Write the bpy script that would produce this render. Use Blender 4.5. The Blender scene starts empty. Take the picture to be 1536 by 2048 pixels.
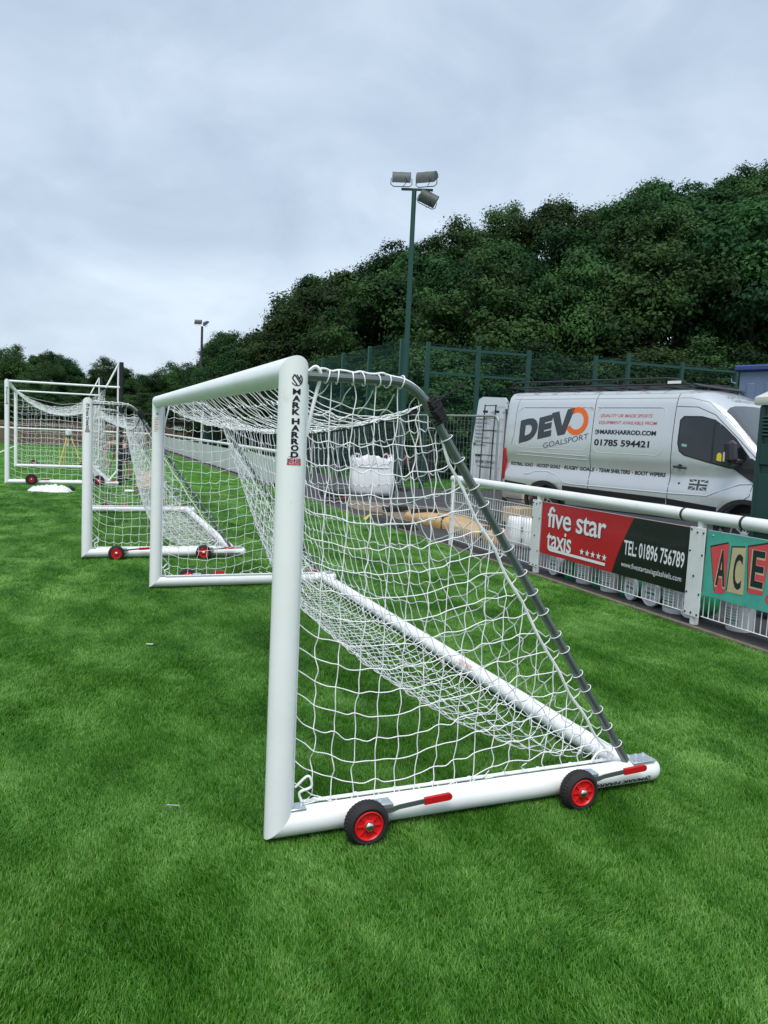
import bpy, bmesh, math, random
import numpy as np
from mathutils import Vector, Matrix, Euler

SC = bpy.context.scene
COL = SC.collection
R = math.radians
random.seed(7)

# ------------------------------------------------------------------ camera
F, YAW, PITCH, ROLL = 1542.2, 0.3858, 0.0988, 0.0474
CAM = np.array([-0.7713, -2.8729, 1.6196])
_fw = np.array([math.sin(YAW)*math.cos(PITCH), math.cos(YAW)*math.cos(PITCH), -math.sin(PITCH)])
_r0 = np.array([math.cos(YAW), -math.sin(YAW), 0.0]); _u0 = np.cross(_r0, _fw)
_rt = math.cos(ROLL)*_r0 + math.sin(ROLL)*_u0
_up = -math.sin(ROLL)*_r0 + math.cos(ROLL)*_u0
cd = bpy.data.cameras.new('camera'); cam = bpy.data.objects.new('camera', cd); COL.objects.link(cam)
cam.matrix_world = Matrix(((_rt[0], _up[0], -_fw[0], CAM[0]), (_rt[1], _up[1], -_fw[1], CAM[1]),
                           (_rt[2], _up[2], -_fw[2], CAM[2]), (0, 0, 0, 1)))
cd.sensor_fit = 'HORIZONTAL'; cd.sensor_width = 36.0; cd.lens = 36.0*F/1536.0
cd.clip_start = 0.05; cd.clip_end = 2000.0
SC.camera = cam
def at(px, py, depth):
    """world point seen at photo pixel (px,py), `depth` metres along the view axis"""
    return CAM + (_fw + (px-768.0)/F*_rt - (py-1024.0)/F*_up)*depth

# ------------------------------------------------------------------ world, sun, exposure
SUN_EL, SUN_AZ = R(60), R(208)       # soft overcast light from behind the photographer
w = bpy.data.worlds.new('World'); SC.world = w; w.use_nodes = True
nt = w.node_tree; nt.nodes.clear()
def N(tree, typ, **kw):
    n = tree.nodes.new(typ)
    for k, v in kw.items(): setattr(n, k, v)
    return n
out = N(nt, 'ShaderNodeOutputWorld'); bg = N(nt, 'ShaderNodeBackground')
sky = N(nt, 'ShaderNodeTexSky', sky_type='NISHITA'); sky.sun_disc = False
sky.sun_elevation = SUN_EL; sky.sun_rotation = SUN_AZ; sky.air_density = 1.2; sky.dust_density = 2.0
tc = N(nt, 'ShaderNodeTexCoord')
mp = N(nt, 'ShaderNodeMapping'); mp.inputs['Scale'].default_value = (1.0, 1.0, 1.75); mp.inputs['Rotation'].default_value = (R(12), R(-18), R(20))
nt.links.new(tc.outputs['Generated'], mp.inputs['Vector'])
n1 = N(nt, 'ShaderNodeTexNoise'); n1.inputs['Scale'].default_value = 1.35; n1.inputs['Detail'].default_value = 7; n1.inputs['Roughness'].default_value = .5; n1.inputs['Distortion'].default_value = .35
n2 = N(nt, 'ShaderNodeTexNoise'); n2.inputs['Scale'].default_value = 5.0; n2.inputs['Detail'].default_value = 9; n2.inputs['Roughness'].default_value = .55; n2.inputs['Distortion'].default_value = .5
nt.links.new(mp.outputs['Vector'], n1.inputs['Vector']); nt.links.new(mp.outputs['Vector'], n2.inputs['Vector'])
ad = N(nt, 'ShaderNodeMath', operation='MULTIPLY_ADD'); ad.inputs[1].default_value = .50
nt.links.new(n2.outputs['Fac'], ad.inputs[0]); nt.links.new(n1.outputs['Fac'], ad.inputs[2])
cr = N(nt, 'ShaderNodeValToRGB')
els = cr.color_ramp.elements
els[0].position = .57; els[0].color = (.265, .325, .40, 1)
els[1].position = .97; els[1].color = (.48, .54, .615, 1)
e = els.new(.70); e.color = (.315, .38, .46, 1)
e = els.new(.81); e.color = (.375, .44, .52, 1)
nt.links.new(ad.outputs[0], cr.inputs['Fac'])
sk = N(nt, 'ShaderNodeMix', data_type='RGBA', blend_type='MULTIPLY'); sk.inputs[0].default_value = 1.0
sk.inputs[7].default_value = (.10, .10, .10, 1)
nt.links.new(sky.outputs['Color'], sk.inputs[6])
mx = N(nt, 'ShaderNodeMix', data_type='RGBA'); mx.inputs[0].default_value = .90
nt.links.new(sk.outputs[2], mx.inputs[6]); nt.links.new(cr.outputs['Color'], mx.inputs[7])
nt.links.new(mx.outputs[2], bg.inputs['Color']); bg.inputs['Strength'].default_value = 1.0
nt.links.new(bg.outputs[0], out.inputs['Surface'])
sl = bpy.data.lights.new('sun', 'SUN'); sl.energy = 1.5; sl.angle = R(28); sl.color = (1.0, .97, .93)
so = bpy.data.objects.new('sun', sl); COL.objects.link(so)
_sd = Vector((math.cos(SUN_EL)*math.sin(SUN_AZ), math.cos(SUN_EL)*math.cos(SUN_AZ), math.sin(SUN_EL)))
so.rotation_euler = _sd.to_track_quat('Z', 'Y').to_euler(); so.location = (0, -5, 20)
SC.render.engine = 'CYCLES'
SC.view_settings.view_transform = 'Standard'; SC.view_settings.look = 'None'
SC.view_settings.exposure = 0.86; SC.view_settings.gamma = 1.0
SC.cycles.use_denoising = True; SC.cycles.denoiser = 'OPENIMAGEDENOISE'; SC.cycles.denoising_input_passes = 'RGB_ALBEDO_NORMAL'; SC.cycles.denoising_prefilter = 'ACCURATE'; SC.cycles.use_adaptive_sampling = False
SC.cycles.max_bounces = 5; SC.cycles.diffuse_bounces = 2; SC.cycles.glossy_bounces = 2
SC.cycles.transmission_bounces = 4; SC.cycles.transparent_max_bounces = 12

# ------------------------------------------------------------------ helpers
def tag(o, label=None, cat=None, group=None, kind=None):
    if label: o['label'] = label
    if cat: o['category'] = cat
    if group: o['group'] = group
    if kind: o['kind'] = kind
    return o
def root(name, loc=(0, 0, 0), rz=0.0):
    o = bpy.data.objects.new(name, None); COL.objects.link(o)
    o.location = loc; o.rotation_euler = (0, 0, rz); o.empty_display_size = .2
    return o
def link(name, me, parent=None):
    o = bpy.data.objects.new(name, me); COL.objects.link(o)
    if parent is not None: o.parent = parent
    return o
def copy_tree(o, parent=None):
    c = o.copy(); COL.objects.link(c); c.parent = parent
    for ch in list(o.children): copy_tree(ch, c)
    return c
def noz(v):
    v = np.asarray(v, float); n = np.linalg.norm(v); return v/n if n > 1e-9 else v
def curve(pts, k=6):
    A = np.asarray(pts, float); ext = np.vstack([2*A[0]-A[1], A, 2*A[-1]-A[-2]]); Q = []
    for q in range(len(A)-1):
        p0, p1, p2, p3 = ext[q:q+4]
        for t in np.linspace(0, 1, k, endpoint=False): Q.append(.5*((2*p1)+(p2-p0)*t+(2*p0-5*p1+4*p2-p3)*t*t+(3*p1-p0-3*p2+p3)*t**3))
    Q.append(A[-1]); return Q
def frame(d):
    d = noz(d); a = np.array([0, 0, 1.0]) if abs(d[2]) < .9 else np.array([1.0, 0, 0])
    x = noz(np.cross(a, d)); return x, np.cross(d, x)
class MB:
    def __init__(s): s.v = []; s.f = []; s.n = 0
    def add(s, V, Fs):
        b = s.n; V = [tuple(map(float, p)) for p in V]
        s.v += V; s.n += len(V); s.f += [tuple(i+b for i in f) for f in Fs]; return s
    def box(s, c, size, rz=0, rot=None, bev=0.0):
        hx, hy, hz = [q/2 for q in size]
        M = (Euler(rot).to_matrix() if rot else Matrix.Rotation(rz, 3, 'Z'))
        c = Vector(c)
        if bev <= 0:
            V = [c + M @ Vector((x*hx, y*hy, z*hz)) for x in (-1, 1) for y in (-1, 1) for z in (-1, 1)]
            return s.add(V, [(0, 1, 3, 2), (4, 6, 7, 5), (0, 4, 5, 1), (2, 3, 7, 6), (0, 2, 6, 4), (1, 5, 7, 3)])
        b = min(bev, hx*.95, hy*.95, hz*.95)
        rings = []
        for z, k in ((-hz, b), (-hz+b, 0), (hz-b, 0), (hz, b)):
            x, y = hx-k, hy-k; q = b if k == 0 else b*.6
            rings.append([(x-q, -y), (x, -y+q), (x, y-q), (x-q, y), (-x+q, y), (-x, y-q), (-x, -y+q), (-x+q, -y)])
        V = []; 
        for (z, k), rg in zip(((-hz, b), (-hz+b, 0), (hz-b, 0), (hz, b)), rings):
            V += [c + M @ Vector((x, y, z)) for x, y in rg]
        Fs = [tuple(range(7, -1, -1)), tuple(range(24, 32))]
        for r in range(3):
            for i in range(8): Fs.append((r*8+i, r*8+(i+1) % 8, (r+1)*8+(i+1) % 8, (r+1)*8+i))
        return s.add(V, Fs)
    def tube(s, pts, r, n=8, caps=True, closed=False):
        P = np.asarray(pts, float); m = len(P)
        rr = np.full(m, r) if np.isscalar(r) else np.asarray(r, float)
        V = []; px = None
        for i in range(m):
            a = P[i-1] if (i > 0 or closed) else P[i]; b = P[(i+1) % m] if (i < m-1 or closed) else P[i]
            d = noz(b-a)
            if px is None: x, y = frame(d)
            else:
                x = px - d*np.dot(px, d)
                x = noz(x) if np.linalg.norm(x) > 1e-6 else frame(d)[0]
                y = np.cross(d, x)
            px = x
            for k in range(n):
                t = 2*math.pi*k/n; V.append(P[i] + rr[i]*(math.cos(t)*x + math.sin(t)*y))
        Fs = []
        for i in range(m if closed else m-1):
            j = (i+1) % m
            for k in range(n): Fs.append((i*n+k, i*n+(k+1) % n, j*n+(k+1) % n, j*n+k))
        if caps and not closed: Fs += [tuple(range(n-1, -1, -1)), tuple(range((m-1)*n, m*n))]
        return s.add(V, Fs)
    def mitre(s, p0, p1, r, n=32, n0=None, n1=None):
        p0 = np.asarray(p0, float); p1 = np.asarray(p1, float); d = noz(p1-p0); x, y = frame(d); V = []
        for p, nn in ((p0, n0), (p1, n1)):
            for k in range(n):
                t = 2*math.pi*k/n; q = r*(math.cos(t)*x+math.sin(t)*y)
                if nn is not None: q = q - d*np.dot(q, nn)/np.dot(d, nn)
                V.append(p+q)
        return s.add(V, [(k, (k+1) % n, n+(k+1) % n, n+k) for k in range(n)])
    def lathe(s, prof, o=(0, 0, 0), ax=(0, 0, 1), n=24, cap=True):
        """prof: (radius, along) pairs"""
        o = np.asarray(o, float); d = noz(ax); x, y = frame(d); V = []
        for r, h in prof:
            for k in range(n):
                t = 2*math.pi*k/n; V.append(o + d*h + r*(math.cos(t)*x+math.sin(t)*y))
        Fs = []; m = len(prof)
        for i in range(m-1):
            for k in range(n): Fs.append((i*n+k, i*n+(k+1) % n, (i+1)*n+(k+1) % n, (i+1)*n+k))
        if cap: Fs += [tuple(range(n-1, -1, -1)), tuple(range((m-1)*n, m*n))]
        return s.add(V, Fs)
    def prism(s, poly, fn, t):
        """poly: 2D outline; fn(x,y,h)->3D; thickness from h=0 to h=t"""
        m = len(poly); V = [fn(x, y, 0) for x, y in poly] + [fn(x, y, t) for x, y in poly]
        Fs = [tuple(range(m-1, -1, -1)), tuple(range(m, 2*m))] + [(i, (i+1) % m, m+(i+1) % m, m+i) for i in range(m)]
        return s.add(V, Fs)
    def ball(s, c, r, n=8, m=6):
        r = (r, r, r) if np.isscalar(r) else r
        V = []; Fs = []
        for i in range(m+1):
            ph = math.pi*i/m
            for k in range(n):
                t = 2*math.pi*k/n
                V.append((c[0]+r[0]*math.sin(ph)*math.cos(t), c[1]+r[1]*math.sin(ph)*math.sin(t), c[2]+r[2]*math.cos(ph)))
        for i in range(m):
            for k in range(n): Fs.append((i*n+k, (i+1)*n+k, (i+1)*n+(k+1) % n, i*n+(k+1) % n))
        return s.add(V, Fs)
    def build(s, name, mat, parent=None, smooth=True, ang=40):
        me = bpy.data.meshes.new(name); me.from_pydata(s.v, [], s.f); me.materials.append(mat)
        bm = bmesh.new(); bm.from_mesh(me); bmesh.ops.recalc_face_normals(bm, faces=bm.faces); bm.to_mesh(me); bm.free()
        if smooth:
            me.polygons.foreach_set('use_smooth', [True]*len(me.polygons))
            me.set_sharp_from_angle(angle=R(ang))
        return link(name, me, parent)

# ------------------------------------------------------------------ materials
MATS = {}
def mat(name, col, rough=.5, metal=0.0, var=.12, scale=6.0, bump=0.0, bscale=60.0, spec=.5, coat=0.0, rvar=.1, trans=0.0, emit=0.0, dirt=None):
    if name in MATS: return MATS[name]
    m = bpy.data.materials.new(name); m.use_nodes = True; t = m.node_tree; t.nodes.clear()
    o = N(t, 'ShaderNodeOutputMaterial'); b = N(t, 'ShaderNodeBsdfPrincipled'); t.links.new(b.outputs[0], o.inputs[0])
    co = N(t, 'ShaderNodeTexCoord')
    nz = N(t, 'ShaderNodeTexNoise'); nz.inputs['Scale'].default_value = scale; nz.inputs['Detail'].default_value = 6; nz.inputs['Roughness'].default_value = .6
    t.links.new(co.outputs['Object'], nz.inputs['Vector'])
    mr = N(t, 'ShaderNodeMapRange'); mr.inputs['From Min'].default_value = .3; mr.inputs['From Max'].default_value = .7
    mr.inputs['To Min'].default_value = 1-var; mr.inputs['To Max'].default_value = 1+var*.6
    t.links.new(nz.outputs['Fac'], mr.inputs['Value'])
    mm = N(t, 'ShaderNodeMix', data_type='RGBA', blend_type='MULTIPLY'); mm.inputs[0].default_value = 1.0
    mm.inputs[6].default_value = (*col, 1); t.links.new(mr.outputs[0], mm.inputs[7])
    last = mm.outputs[2]
    if dirt:
        n3 = N(t, 'ShaderNodeTexNoise'); n3.inputs['Scale'].default_value = dirt[1]; n3.inputs['Detail'].default_value = 10; n3.inputs['Roughness'].default_value = .7
        t.links.new(co.outputs['Object'], n3.inputs['Vector'])
        m3 = N(t, 'ShaderNodeMapRange'); m3.inputs['From Min'].default_value = dirt[2]; m3.inputs['From Max'].default_value = dirt[2]+.14
        m3.inputs['To Max'].default_value = dirt[3]
        t.links.new(n3.outputs['Fac'], m3.inputs['Value'])
        d = N(t, 'ShaderNodeMix', data_type='RGBA'); d.inputs[7].default_value = (*dirt[0], 1)
        t.links.new(m3.outputs[0], d.inputs[0]); t.links.new(last, d.inputs[6]); last = d.outputs[2]
    t.links.new(last, b.inputs['Base Color'])
    r2 = N(t, 'ShaderNodeMapRange'); r2.inputs['From Min'].default_value = .3; r2.inputs['From Max'].default_value = .7
    r2.inputs['To Min'].default_value = max(0, rough-rvar*rough); r2.inputs['To Max'].default_value = min(1, rough+rvar*rough)
    t.links.new(nz.outputs['Fac'], r2.inputs['Value']); t.links.new(r2.outputs[0], b.inputs['Roughness'])
    b.inputs['Metallic'].default_value = metal; b.inputs['Specular IOR Level'].default_value = spec
    b.inputs['Coat Weight'].default_value = coat; b.inputs['Coat Roughness'].default_value = .08
    b.inputs['Transmission Weight'].default_value = trans
    if emit: b.inputs['Emission Color'].default_value = (*col, 1); b.inputs['Emission Strength'].default_value = emit
    if bump:
        n4 = N(t, 'ShaderNodeTexNoise'); n4.inputs['Scale'].default_value = bscale; n4.inputs['Detail'].default_value = 4
        t.links.new(co.outputs['Object'], n4.inputs['Vector'])
        bp = N(t, 'ShaderNodeBump'); bp.inputs['Strength'].default_value = bump; bp.inputs['Distance'].default_value = .02
        t.links.new(n4.outputs['Fac'], bp.inputs['Height']); t.links.new(bp.outputs[0], b.inputs['Normal'])
    MATS[name] = m; return m
M_white = mat('white_powdercoat', (.87, .885, .88), .30, var=.05, scale=3, spec=.5, dirt=((.45, .48, .38), 9, .62, .40))
M_net = mat('net_cord', (.86, .87, .88), .75, var=.06, scale=20)
M_alu = mat('grey_aluminium', (.165, .195, .19), .36, metal=.65, var=.1, scale=5)
M_zinc = mat('zinc_plate', (.62, .68, .70), .38, metal=.8, var=.1)
M_steel = mat('bright_steel', (.7, .72, .72), .2, metal=1.0)
M_lever = mat('lever_steel', (.11, .14, .125), .45, metal=.4)
M_red = mat('red_plastic', (.55, .006, .012), .38, var=.06)
M_rim = mat('red_rim', (.62, .010, .012), .4, var=.06)
M_tyre = mat('tyre_rubber', (.012, .012, .013), .68, var=.3, scale=30, bump=.3, bscale=300)
M_black = mat('black_print', (.006, .007, .012), .45)
M_blackp = mat('black_plastic', (.016, .017, .019), .5)
M_darkp = mat('dark_grey_paint', (.035, .038, .042), .5)
M_blue = mat('flag_blue', (.01, .015, .13), .45)
M_flagred = mat('flag_red', (.62, .02, .03), .45)
M_offwhite = mat('print_white', (.82, .82, .82), .5, var=.03)
M_pinktext = mat('faded_red_print', (.62, .23, .22), .5)
M_rope = mat('black_rope', (.008, .009, .011), .8, bump=.4, bscale=200)

# ------------------------------------------------------------------ lettering
def text2d(body, size=1.0, bold=0.0, shear=0.0, spacing=1.0):
    cu = bpy.data.curves.new('t', 'FONT'); cu.body = body; cu.size = size; cu.offset = bold; cu.shear = shear
    cu.space_character = spacing; cu.resolution_u = 4; cu.fill_mode = 'FRONT'
    ob = bpy.data.objects.new('t', cu); COL.objects.link(ob)
    dg = bpy.context.evaluated_depsgraph_get()
    me = bpy.data.meshes.new_from_object(ob.evaluated_get(dg))
    V = np.array([v.co[:2] for v in me.vertices]); Fs = [tuple(p.vertices) for p in me.polygons]
    bpy.data.objects.remove(ob); bpy.data.curves.remove(cu); bpy.data.meshes.remove(me)
    return V, Fs
def fit2d(VF, x0, x1, y0, y1):
    V, Fs = VF; mn, mxx = V.min(0), V.max(0)
    return np.column_stack([x0+(V[:, 0]-mn[0])/(mxx[0]-mn[0])*(x1-x0), y0+(V[:, 1]-mn[1])/(mxx[1]-mn[1])*(y1-y0)]), Fs
def poly2d(pts):
    return np.array(pts, float), [tuple(range(len(pts)))]
def merge2d(*L):
    V = []; Fs = []; b = 0
    for v, f in L:
        V.append(v); Fs += [tuple(i+b for i in q) for q in f]; b += len(v)
    return np.vstack(V), Fs
def ring2d(cx, cy, r0, r1, a0=0, a1=360, n=28):
    P = []; Fs = []
    for i in range(n+1):
        a = R(a0+(a1-a0)*i/n); P += [(cx+r0*math.cos(a), cy+r0*math.sin(a)), (cx+r1*math.cos(a), cy+r1*math.sin(a))]
    for i in range(n): Fs.append((2*i, 2*i+1, 2*i+3, 2*i+2))
    return np.array(P), Fs
def strip2d(p, q, wd):
    p = np.array(p, float); q = np.array(q, float); d = noz(q-p); nn = np.array([-d[1], d[0]])*wd/2
    return np.array([p-nn, q-nn, q+nn, p+nn]), [(0, 1, 2, 3)]
def decal(name, VF, fn, material, parent, cutx=None, cuty=None):
    """flat print: 2D outline cut into strips and laid on a surface by fn(x,y)->xyz"""
    V, Fs = VF; me = bpy.data.meshes.new(name)
    me.from_pydata([(float(x), float(y), 0.0) for x, y in V], [], Fs); me.materials.append(material)
    bm = bmesh.new(); bm.from_mesh(me)
    for step, ax in ((cutx, 0), (cuty, 1)):
        if not step: continue
        lo = V[:, ax].min(); hi = V[:, ax].max(); k = lo+step
        while k < hi:
            no = (1, 0, 0) if ax == 0 else (0, 1, 0)
            bmesh.ops.bisect_plane(bm, geom=bm.verts[:]+bm.edges[:]+bm.faces[:], plane_co=(k, k, 0), plane_no=no); k += step
    for v in bm.verts: v.co = fn(v.co.x, v.co.y)
    bm.normal_update(); bm.to_mesh(me); bm.free()
    return link(name, me, parent)
# ------------------------------------------------------------------ ground
def sheet(name, x0, x1, y0, y1, z, material, nx=1, ny=1):
    V = [(x0+(x1-x0)*i/nx, y0+(y1-y0)*j/ny, z) for j in range(ny+1) for i in range(nx+1)]
    Fs = [(j*(nx+1)+i, j*(nx+1)+i+1, (j+1)*(nx+1)+i+1, (j+1)*(nx+1)+i) for j in range(ny) for i in range(nx)]
    me = bpy.data.meshes.new(name); me.from_pydata(V, [], Fs); me.materials.append(material)
    return tag(link(name, me), kind='structure')
def turf_mat(name, blades):
    m = bpy.data.materials.new(name); m.use_nodes = True; t = m.node_tree; t.nodes.clear()
    o = N(t, 'ShaderNodeOutputMaterial'); b = N(t, 'ShaderNodeBsdfPrincipled')
    ge = N(t, 'ShaderNodeNewGeometry')
    # brushed pile: sky sheen of the leaning fibres painted as soft patches and bands
    mp = N(t, 'ShaderNodeMapping'); mp.inputs['Scale'].default_value = (1.0, .55, 1.0); mp.inputs['Rotation'].default_value = (0, 0, R(-14))
    t.links.new(ge.outputs['Position'], mp.inputs['Vector'])
    p1 = N(t, 'ShaderNodeTexNoise'); p1.inputs['Scale'].default_value = 2.4; p1.inputs['Detail'].default_value = 5; p1.inputs['Roughness'].default_value = .62
    p2 = N(t, 'ShaderNodeTexNoise'); p2.inputs['Scale'].default_value = 7.0; p2.inputs['Detail'].default_value = 3
    t.links.new(mp.outputs[0], p1.inputs['Vector']); t.links.new(ge.outputs['Position'], p2.inputs['Vector'])
    mr = N(t, 'ShaderNodeMapRange'); mr.inputs['From Min'].default_value = .34; mr.inputs['From Max'].default_value = .68
    p3 = N(t, 'ShaderNodeTexNoise'); p3.inputs['Scale'].default_value = 1.0; p3.inputs['Detail'].default_value = 2
    mp3 = N(t, 'ShaderNodeMapping'); mp3.inputs['Scale'].default_value = (.75, .10, 1.0); mp3.inputs['Rotation'].default_value = (0, 0, R(4))
    t.links.new(ge.outputs['Position'], mp3.inputs['Vector']); t.links.new(mp3.outputs[0], p3.inputs['Vector'])
    ba = N(t, 'ShaderNodeMath', operation='MULTIPLY_ADD'); ba.inputs[1].default_value = .28
    sbn = N(t, 'ShaderNodeMath', operation='SUBTRACT'); sbn.inputs[1].default_value = .5
    t.links.new(p3.outputs['Fac'], sbn.inputs[0]); t.links.new(sbn.outputs[0], ba.inputs[0]); t.links.new(p1.outputs['Fac'], ba.inputs[2]); t.links.new(ba.outputs[0], mr.inputs['Value'])
    if blades:
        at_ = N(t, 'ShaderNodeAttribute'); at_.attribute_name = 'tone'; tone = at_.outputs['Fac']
    else:
        f = N(t, 'ShaderNodeTexNoise'); f.inputs['Scale'].default_value = 55; f.inputs['Detail'].default_value = 4; f.inputs['Roughness'].default_value = .8
        mpf = N(t, 'ShaderNodeMapping'); mpf.inputs['Scale'].default_value = (1, .4, 1)
        t.links.new(ge.outputs['Position'], mpf.inputs['Vector']); t.links.new(mpf.outputs[0], f.inputs['Vector'])
        fm = N(t, 'ShaderNodeMapRange'); fm.inputs['From Min'].default_value = .32; fm.inputs['From Max'].default_value = .70
        t.links.new(f.outputs['Fac'], fm.inputs['Value']); tone = fm.outputs[0]
    # factor = .55 tone + .35 patches + .1 fine
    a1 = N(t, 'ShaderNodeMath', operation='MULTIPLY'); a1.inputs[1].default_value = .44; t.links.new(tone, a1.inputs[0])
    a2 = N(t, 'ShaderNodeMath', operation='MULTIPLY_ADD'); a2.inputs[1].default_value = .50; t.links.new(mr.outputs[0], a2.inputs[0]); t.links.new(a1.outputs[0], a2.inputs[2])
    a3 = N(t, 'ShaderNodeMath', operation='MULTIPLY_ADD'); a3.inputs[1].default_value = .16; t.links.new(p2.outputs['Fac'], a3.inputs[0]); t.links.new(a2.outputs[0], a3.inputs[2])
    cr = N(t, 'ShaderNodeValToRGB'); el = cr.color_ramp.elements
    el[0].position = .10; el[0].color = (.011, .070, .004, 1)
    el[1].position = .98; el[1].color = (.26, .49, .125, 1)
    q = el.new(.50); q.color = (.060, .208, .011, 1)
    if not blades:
        for e_ in el: c_ = e_.color; e_.color = (c_[0]*.74, c_[1]*.74, c_[2]*.86, 1)  # flat sheet's colours darkened in place of the blades' self-shadow
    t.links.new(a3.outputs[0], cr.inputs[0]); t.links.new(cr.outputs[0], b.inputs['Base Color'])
    b.inputs['Roughness'].default_value = .48 if blades else .85
    b.inputs['Specular IOR Level'].default_value = .28 if blades else .06
    if blades:
        tr = N(t, 'ShaderNodeBsdfTranslucent'); ms = N(t, 'ShaderNodeMixShader'); ms.inputs[0].default_value = .22
        t.links.new(cr.outputs[0], tr.inputs['Color']); t.links.new(b.outputs[0], ms.inputs[1]); t.links.new(tr.outputs[0], ms.inputs[2]); t.links.new(ms.outputs[0], o.inputs[0])
    else:
        t.links.new(b.outputs[0], o.inputs[0])
    return m
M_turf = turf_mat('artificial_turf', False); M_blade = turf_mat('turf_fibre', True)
M_asphalt = mat('asphalt', (.052, .053, .056), .85, var=.35, scale=1.2, bump=.5, bscale=160, dirt=((.10, .095, .085), 2.2, .56, .5))
M_earth = mat('rough_grass_ground', (.045, .065, .022), .95, var=.4, scale=.6)
M_sand = mat('spilt_sand', (.22, .165, .12), .95, var=.25, scale=5, bump=.6, bscale=90)
M_line = mat('line_paint', (.62, .66, .62), .8, var=.2, scale=12)
M_kerb = mat('timber_edging', (.16, .13, .10), .85, var=.3, scale=9, bump=.4)
M_dirt = mat('dark_gravel', (.035, .033, .03), .95, var=.5, scale=14, bump=.8, bscale=120)
sheet('ground', -500, 700, -60, 900, -.075, M_earth)
sheet('pitch', -70, 4.545, -14, 51.5, -.030, M_turf)
sheet('asphalt_yard', 4.60, 60, -14, 51.5, -.034, M_asphalt)
sheet('second_pitch', 8.75, 44, 19.75, 46, -.026, turf_mat('second_turf', False))
sheet('pitch_marking', -4.02, -3.92, 14, 51, -.016, M_line)
sheet('gravel_margin', 4.60, 4.95, -8, 8.2, -.028, M_dirt)
# sand swept over the tarmac of the gateway: an irregular patch
mb = MB(); rs = random.Random(3); pts = []
for i in range(40):
    a = 2*math.pi*i/40; k = 1+.16*math.sin(3*a+1)+.09*math.sin(7*a)+rs.uniform(-.06, .06)
    pts.append((6.2+1.15*k*math.cos(a), 12.6+2.4*k*math.sin(a)))
mb.add([(x, y, -.026) for x, y in pts], [tuple(range(40))])
tag(mb.build('sand_patch', M_sand, smooth=False), kind='structure')
mb = MB()
for y0, y1 in ((-8, -1.2), (-1.2, 3.4), (3.4, 8.0), (8.0, 12.6), (12.6, 17.2), (17.2, 21.8), (21.8, 34), (34, 51)):
    mb.box((4.572, (y0+y1)/2, -.035), (.05, y1-y0-.01, .07), bev=.006)
tag(mb.build('turf_edging_board', M_kerb), kind='structure')

# ------------------------------------------------------------------ turf fibres: instanced tufts, one object
def smooth_noise(x, y, s):
    return (np.sin(x*1.3*s+1.7)+np.sin(y*1.1*s+.4)+np.sin((x+y)*.83*s+2.2)+np.sin((x*.7-y*1.2)*1.9*s+.9)+.7*np.sin((x*1.9+y*.6)*2.3*s))/4.7
def make_tufts():
    c = bpy.data.collections.new('tuft_source'); obs = []
    for k in range(8):
        rng = np.random.default_rng(100+k); nb = 230
        lean0 = (.58, .50, .43, .36, .30, .24, .18, .12)[k]
        V = []; Fs = []; T = []
        for b in range(nb):
            rad = .085*math.sqrt(rng.random()); a = rng.random()*2*math.pi
            x, y = rad*math.cos(a), rad*math.sin(a)
            h = rng.uniform(.026, .041); wd = rng.uniform(.0011, .0018)
            ln = max(0, lean0+rng.normal(0, .28)); az = rng.normal(0, .75)
            dx, dy = math.cos(az), math.sin(az); fx, fy = -dy, dx
            fr = rng.normal(0, .7); fx, fy = math.cos(az+1.57+fr), math.sin(az+1.57+fr)
            p0 = np.array([x, y, -.004]); p1 = p0+np.array([dx*h*.5*ln*.55, dy*h*.5*ln*.55, h*.55]); p2 = p0+np.array([dx*h*ln*1.0, dy*h*ln*1.0, h*(1-.32*ln)])
            sd = np.array([fx*wd, fy*wd, 0]); i = len(V)
            V += [p0-sd, p0+sd, p1+sd*.9, p1-sd*.9, p2+sd*.25, p2-sd*.25]
            Fs += [(i, i+1, i+2, i+3), (i+3, i+2, i+4, i+5)]
            tn = rng.beta(.65, .8); T += [tn*.25, tn*.25, tn*.8+.05, tn*.8+.05, min(1, tn+.15), min(1, tn+.15)]  # tips painted paler as highlights, roots given a darker tone
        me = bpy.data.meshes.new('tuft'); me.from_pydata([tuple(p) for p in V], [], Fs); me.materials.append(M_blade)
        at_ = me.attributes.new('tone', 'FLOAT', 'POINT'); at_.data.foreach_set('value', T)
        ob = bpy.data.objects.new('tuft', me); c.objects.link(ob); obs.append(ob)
    return c
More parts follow.
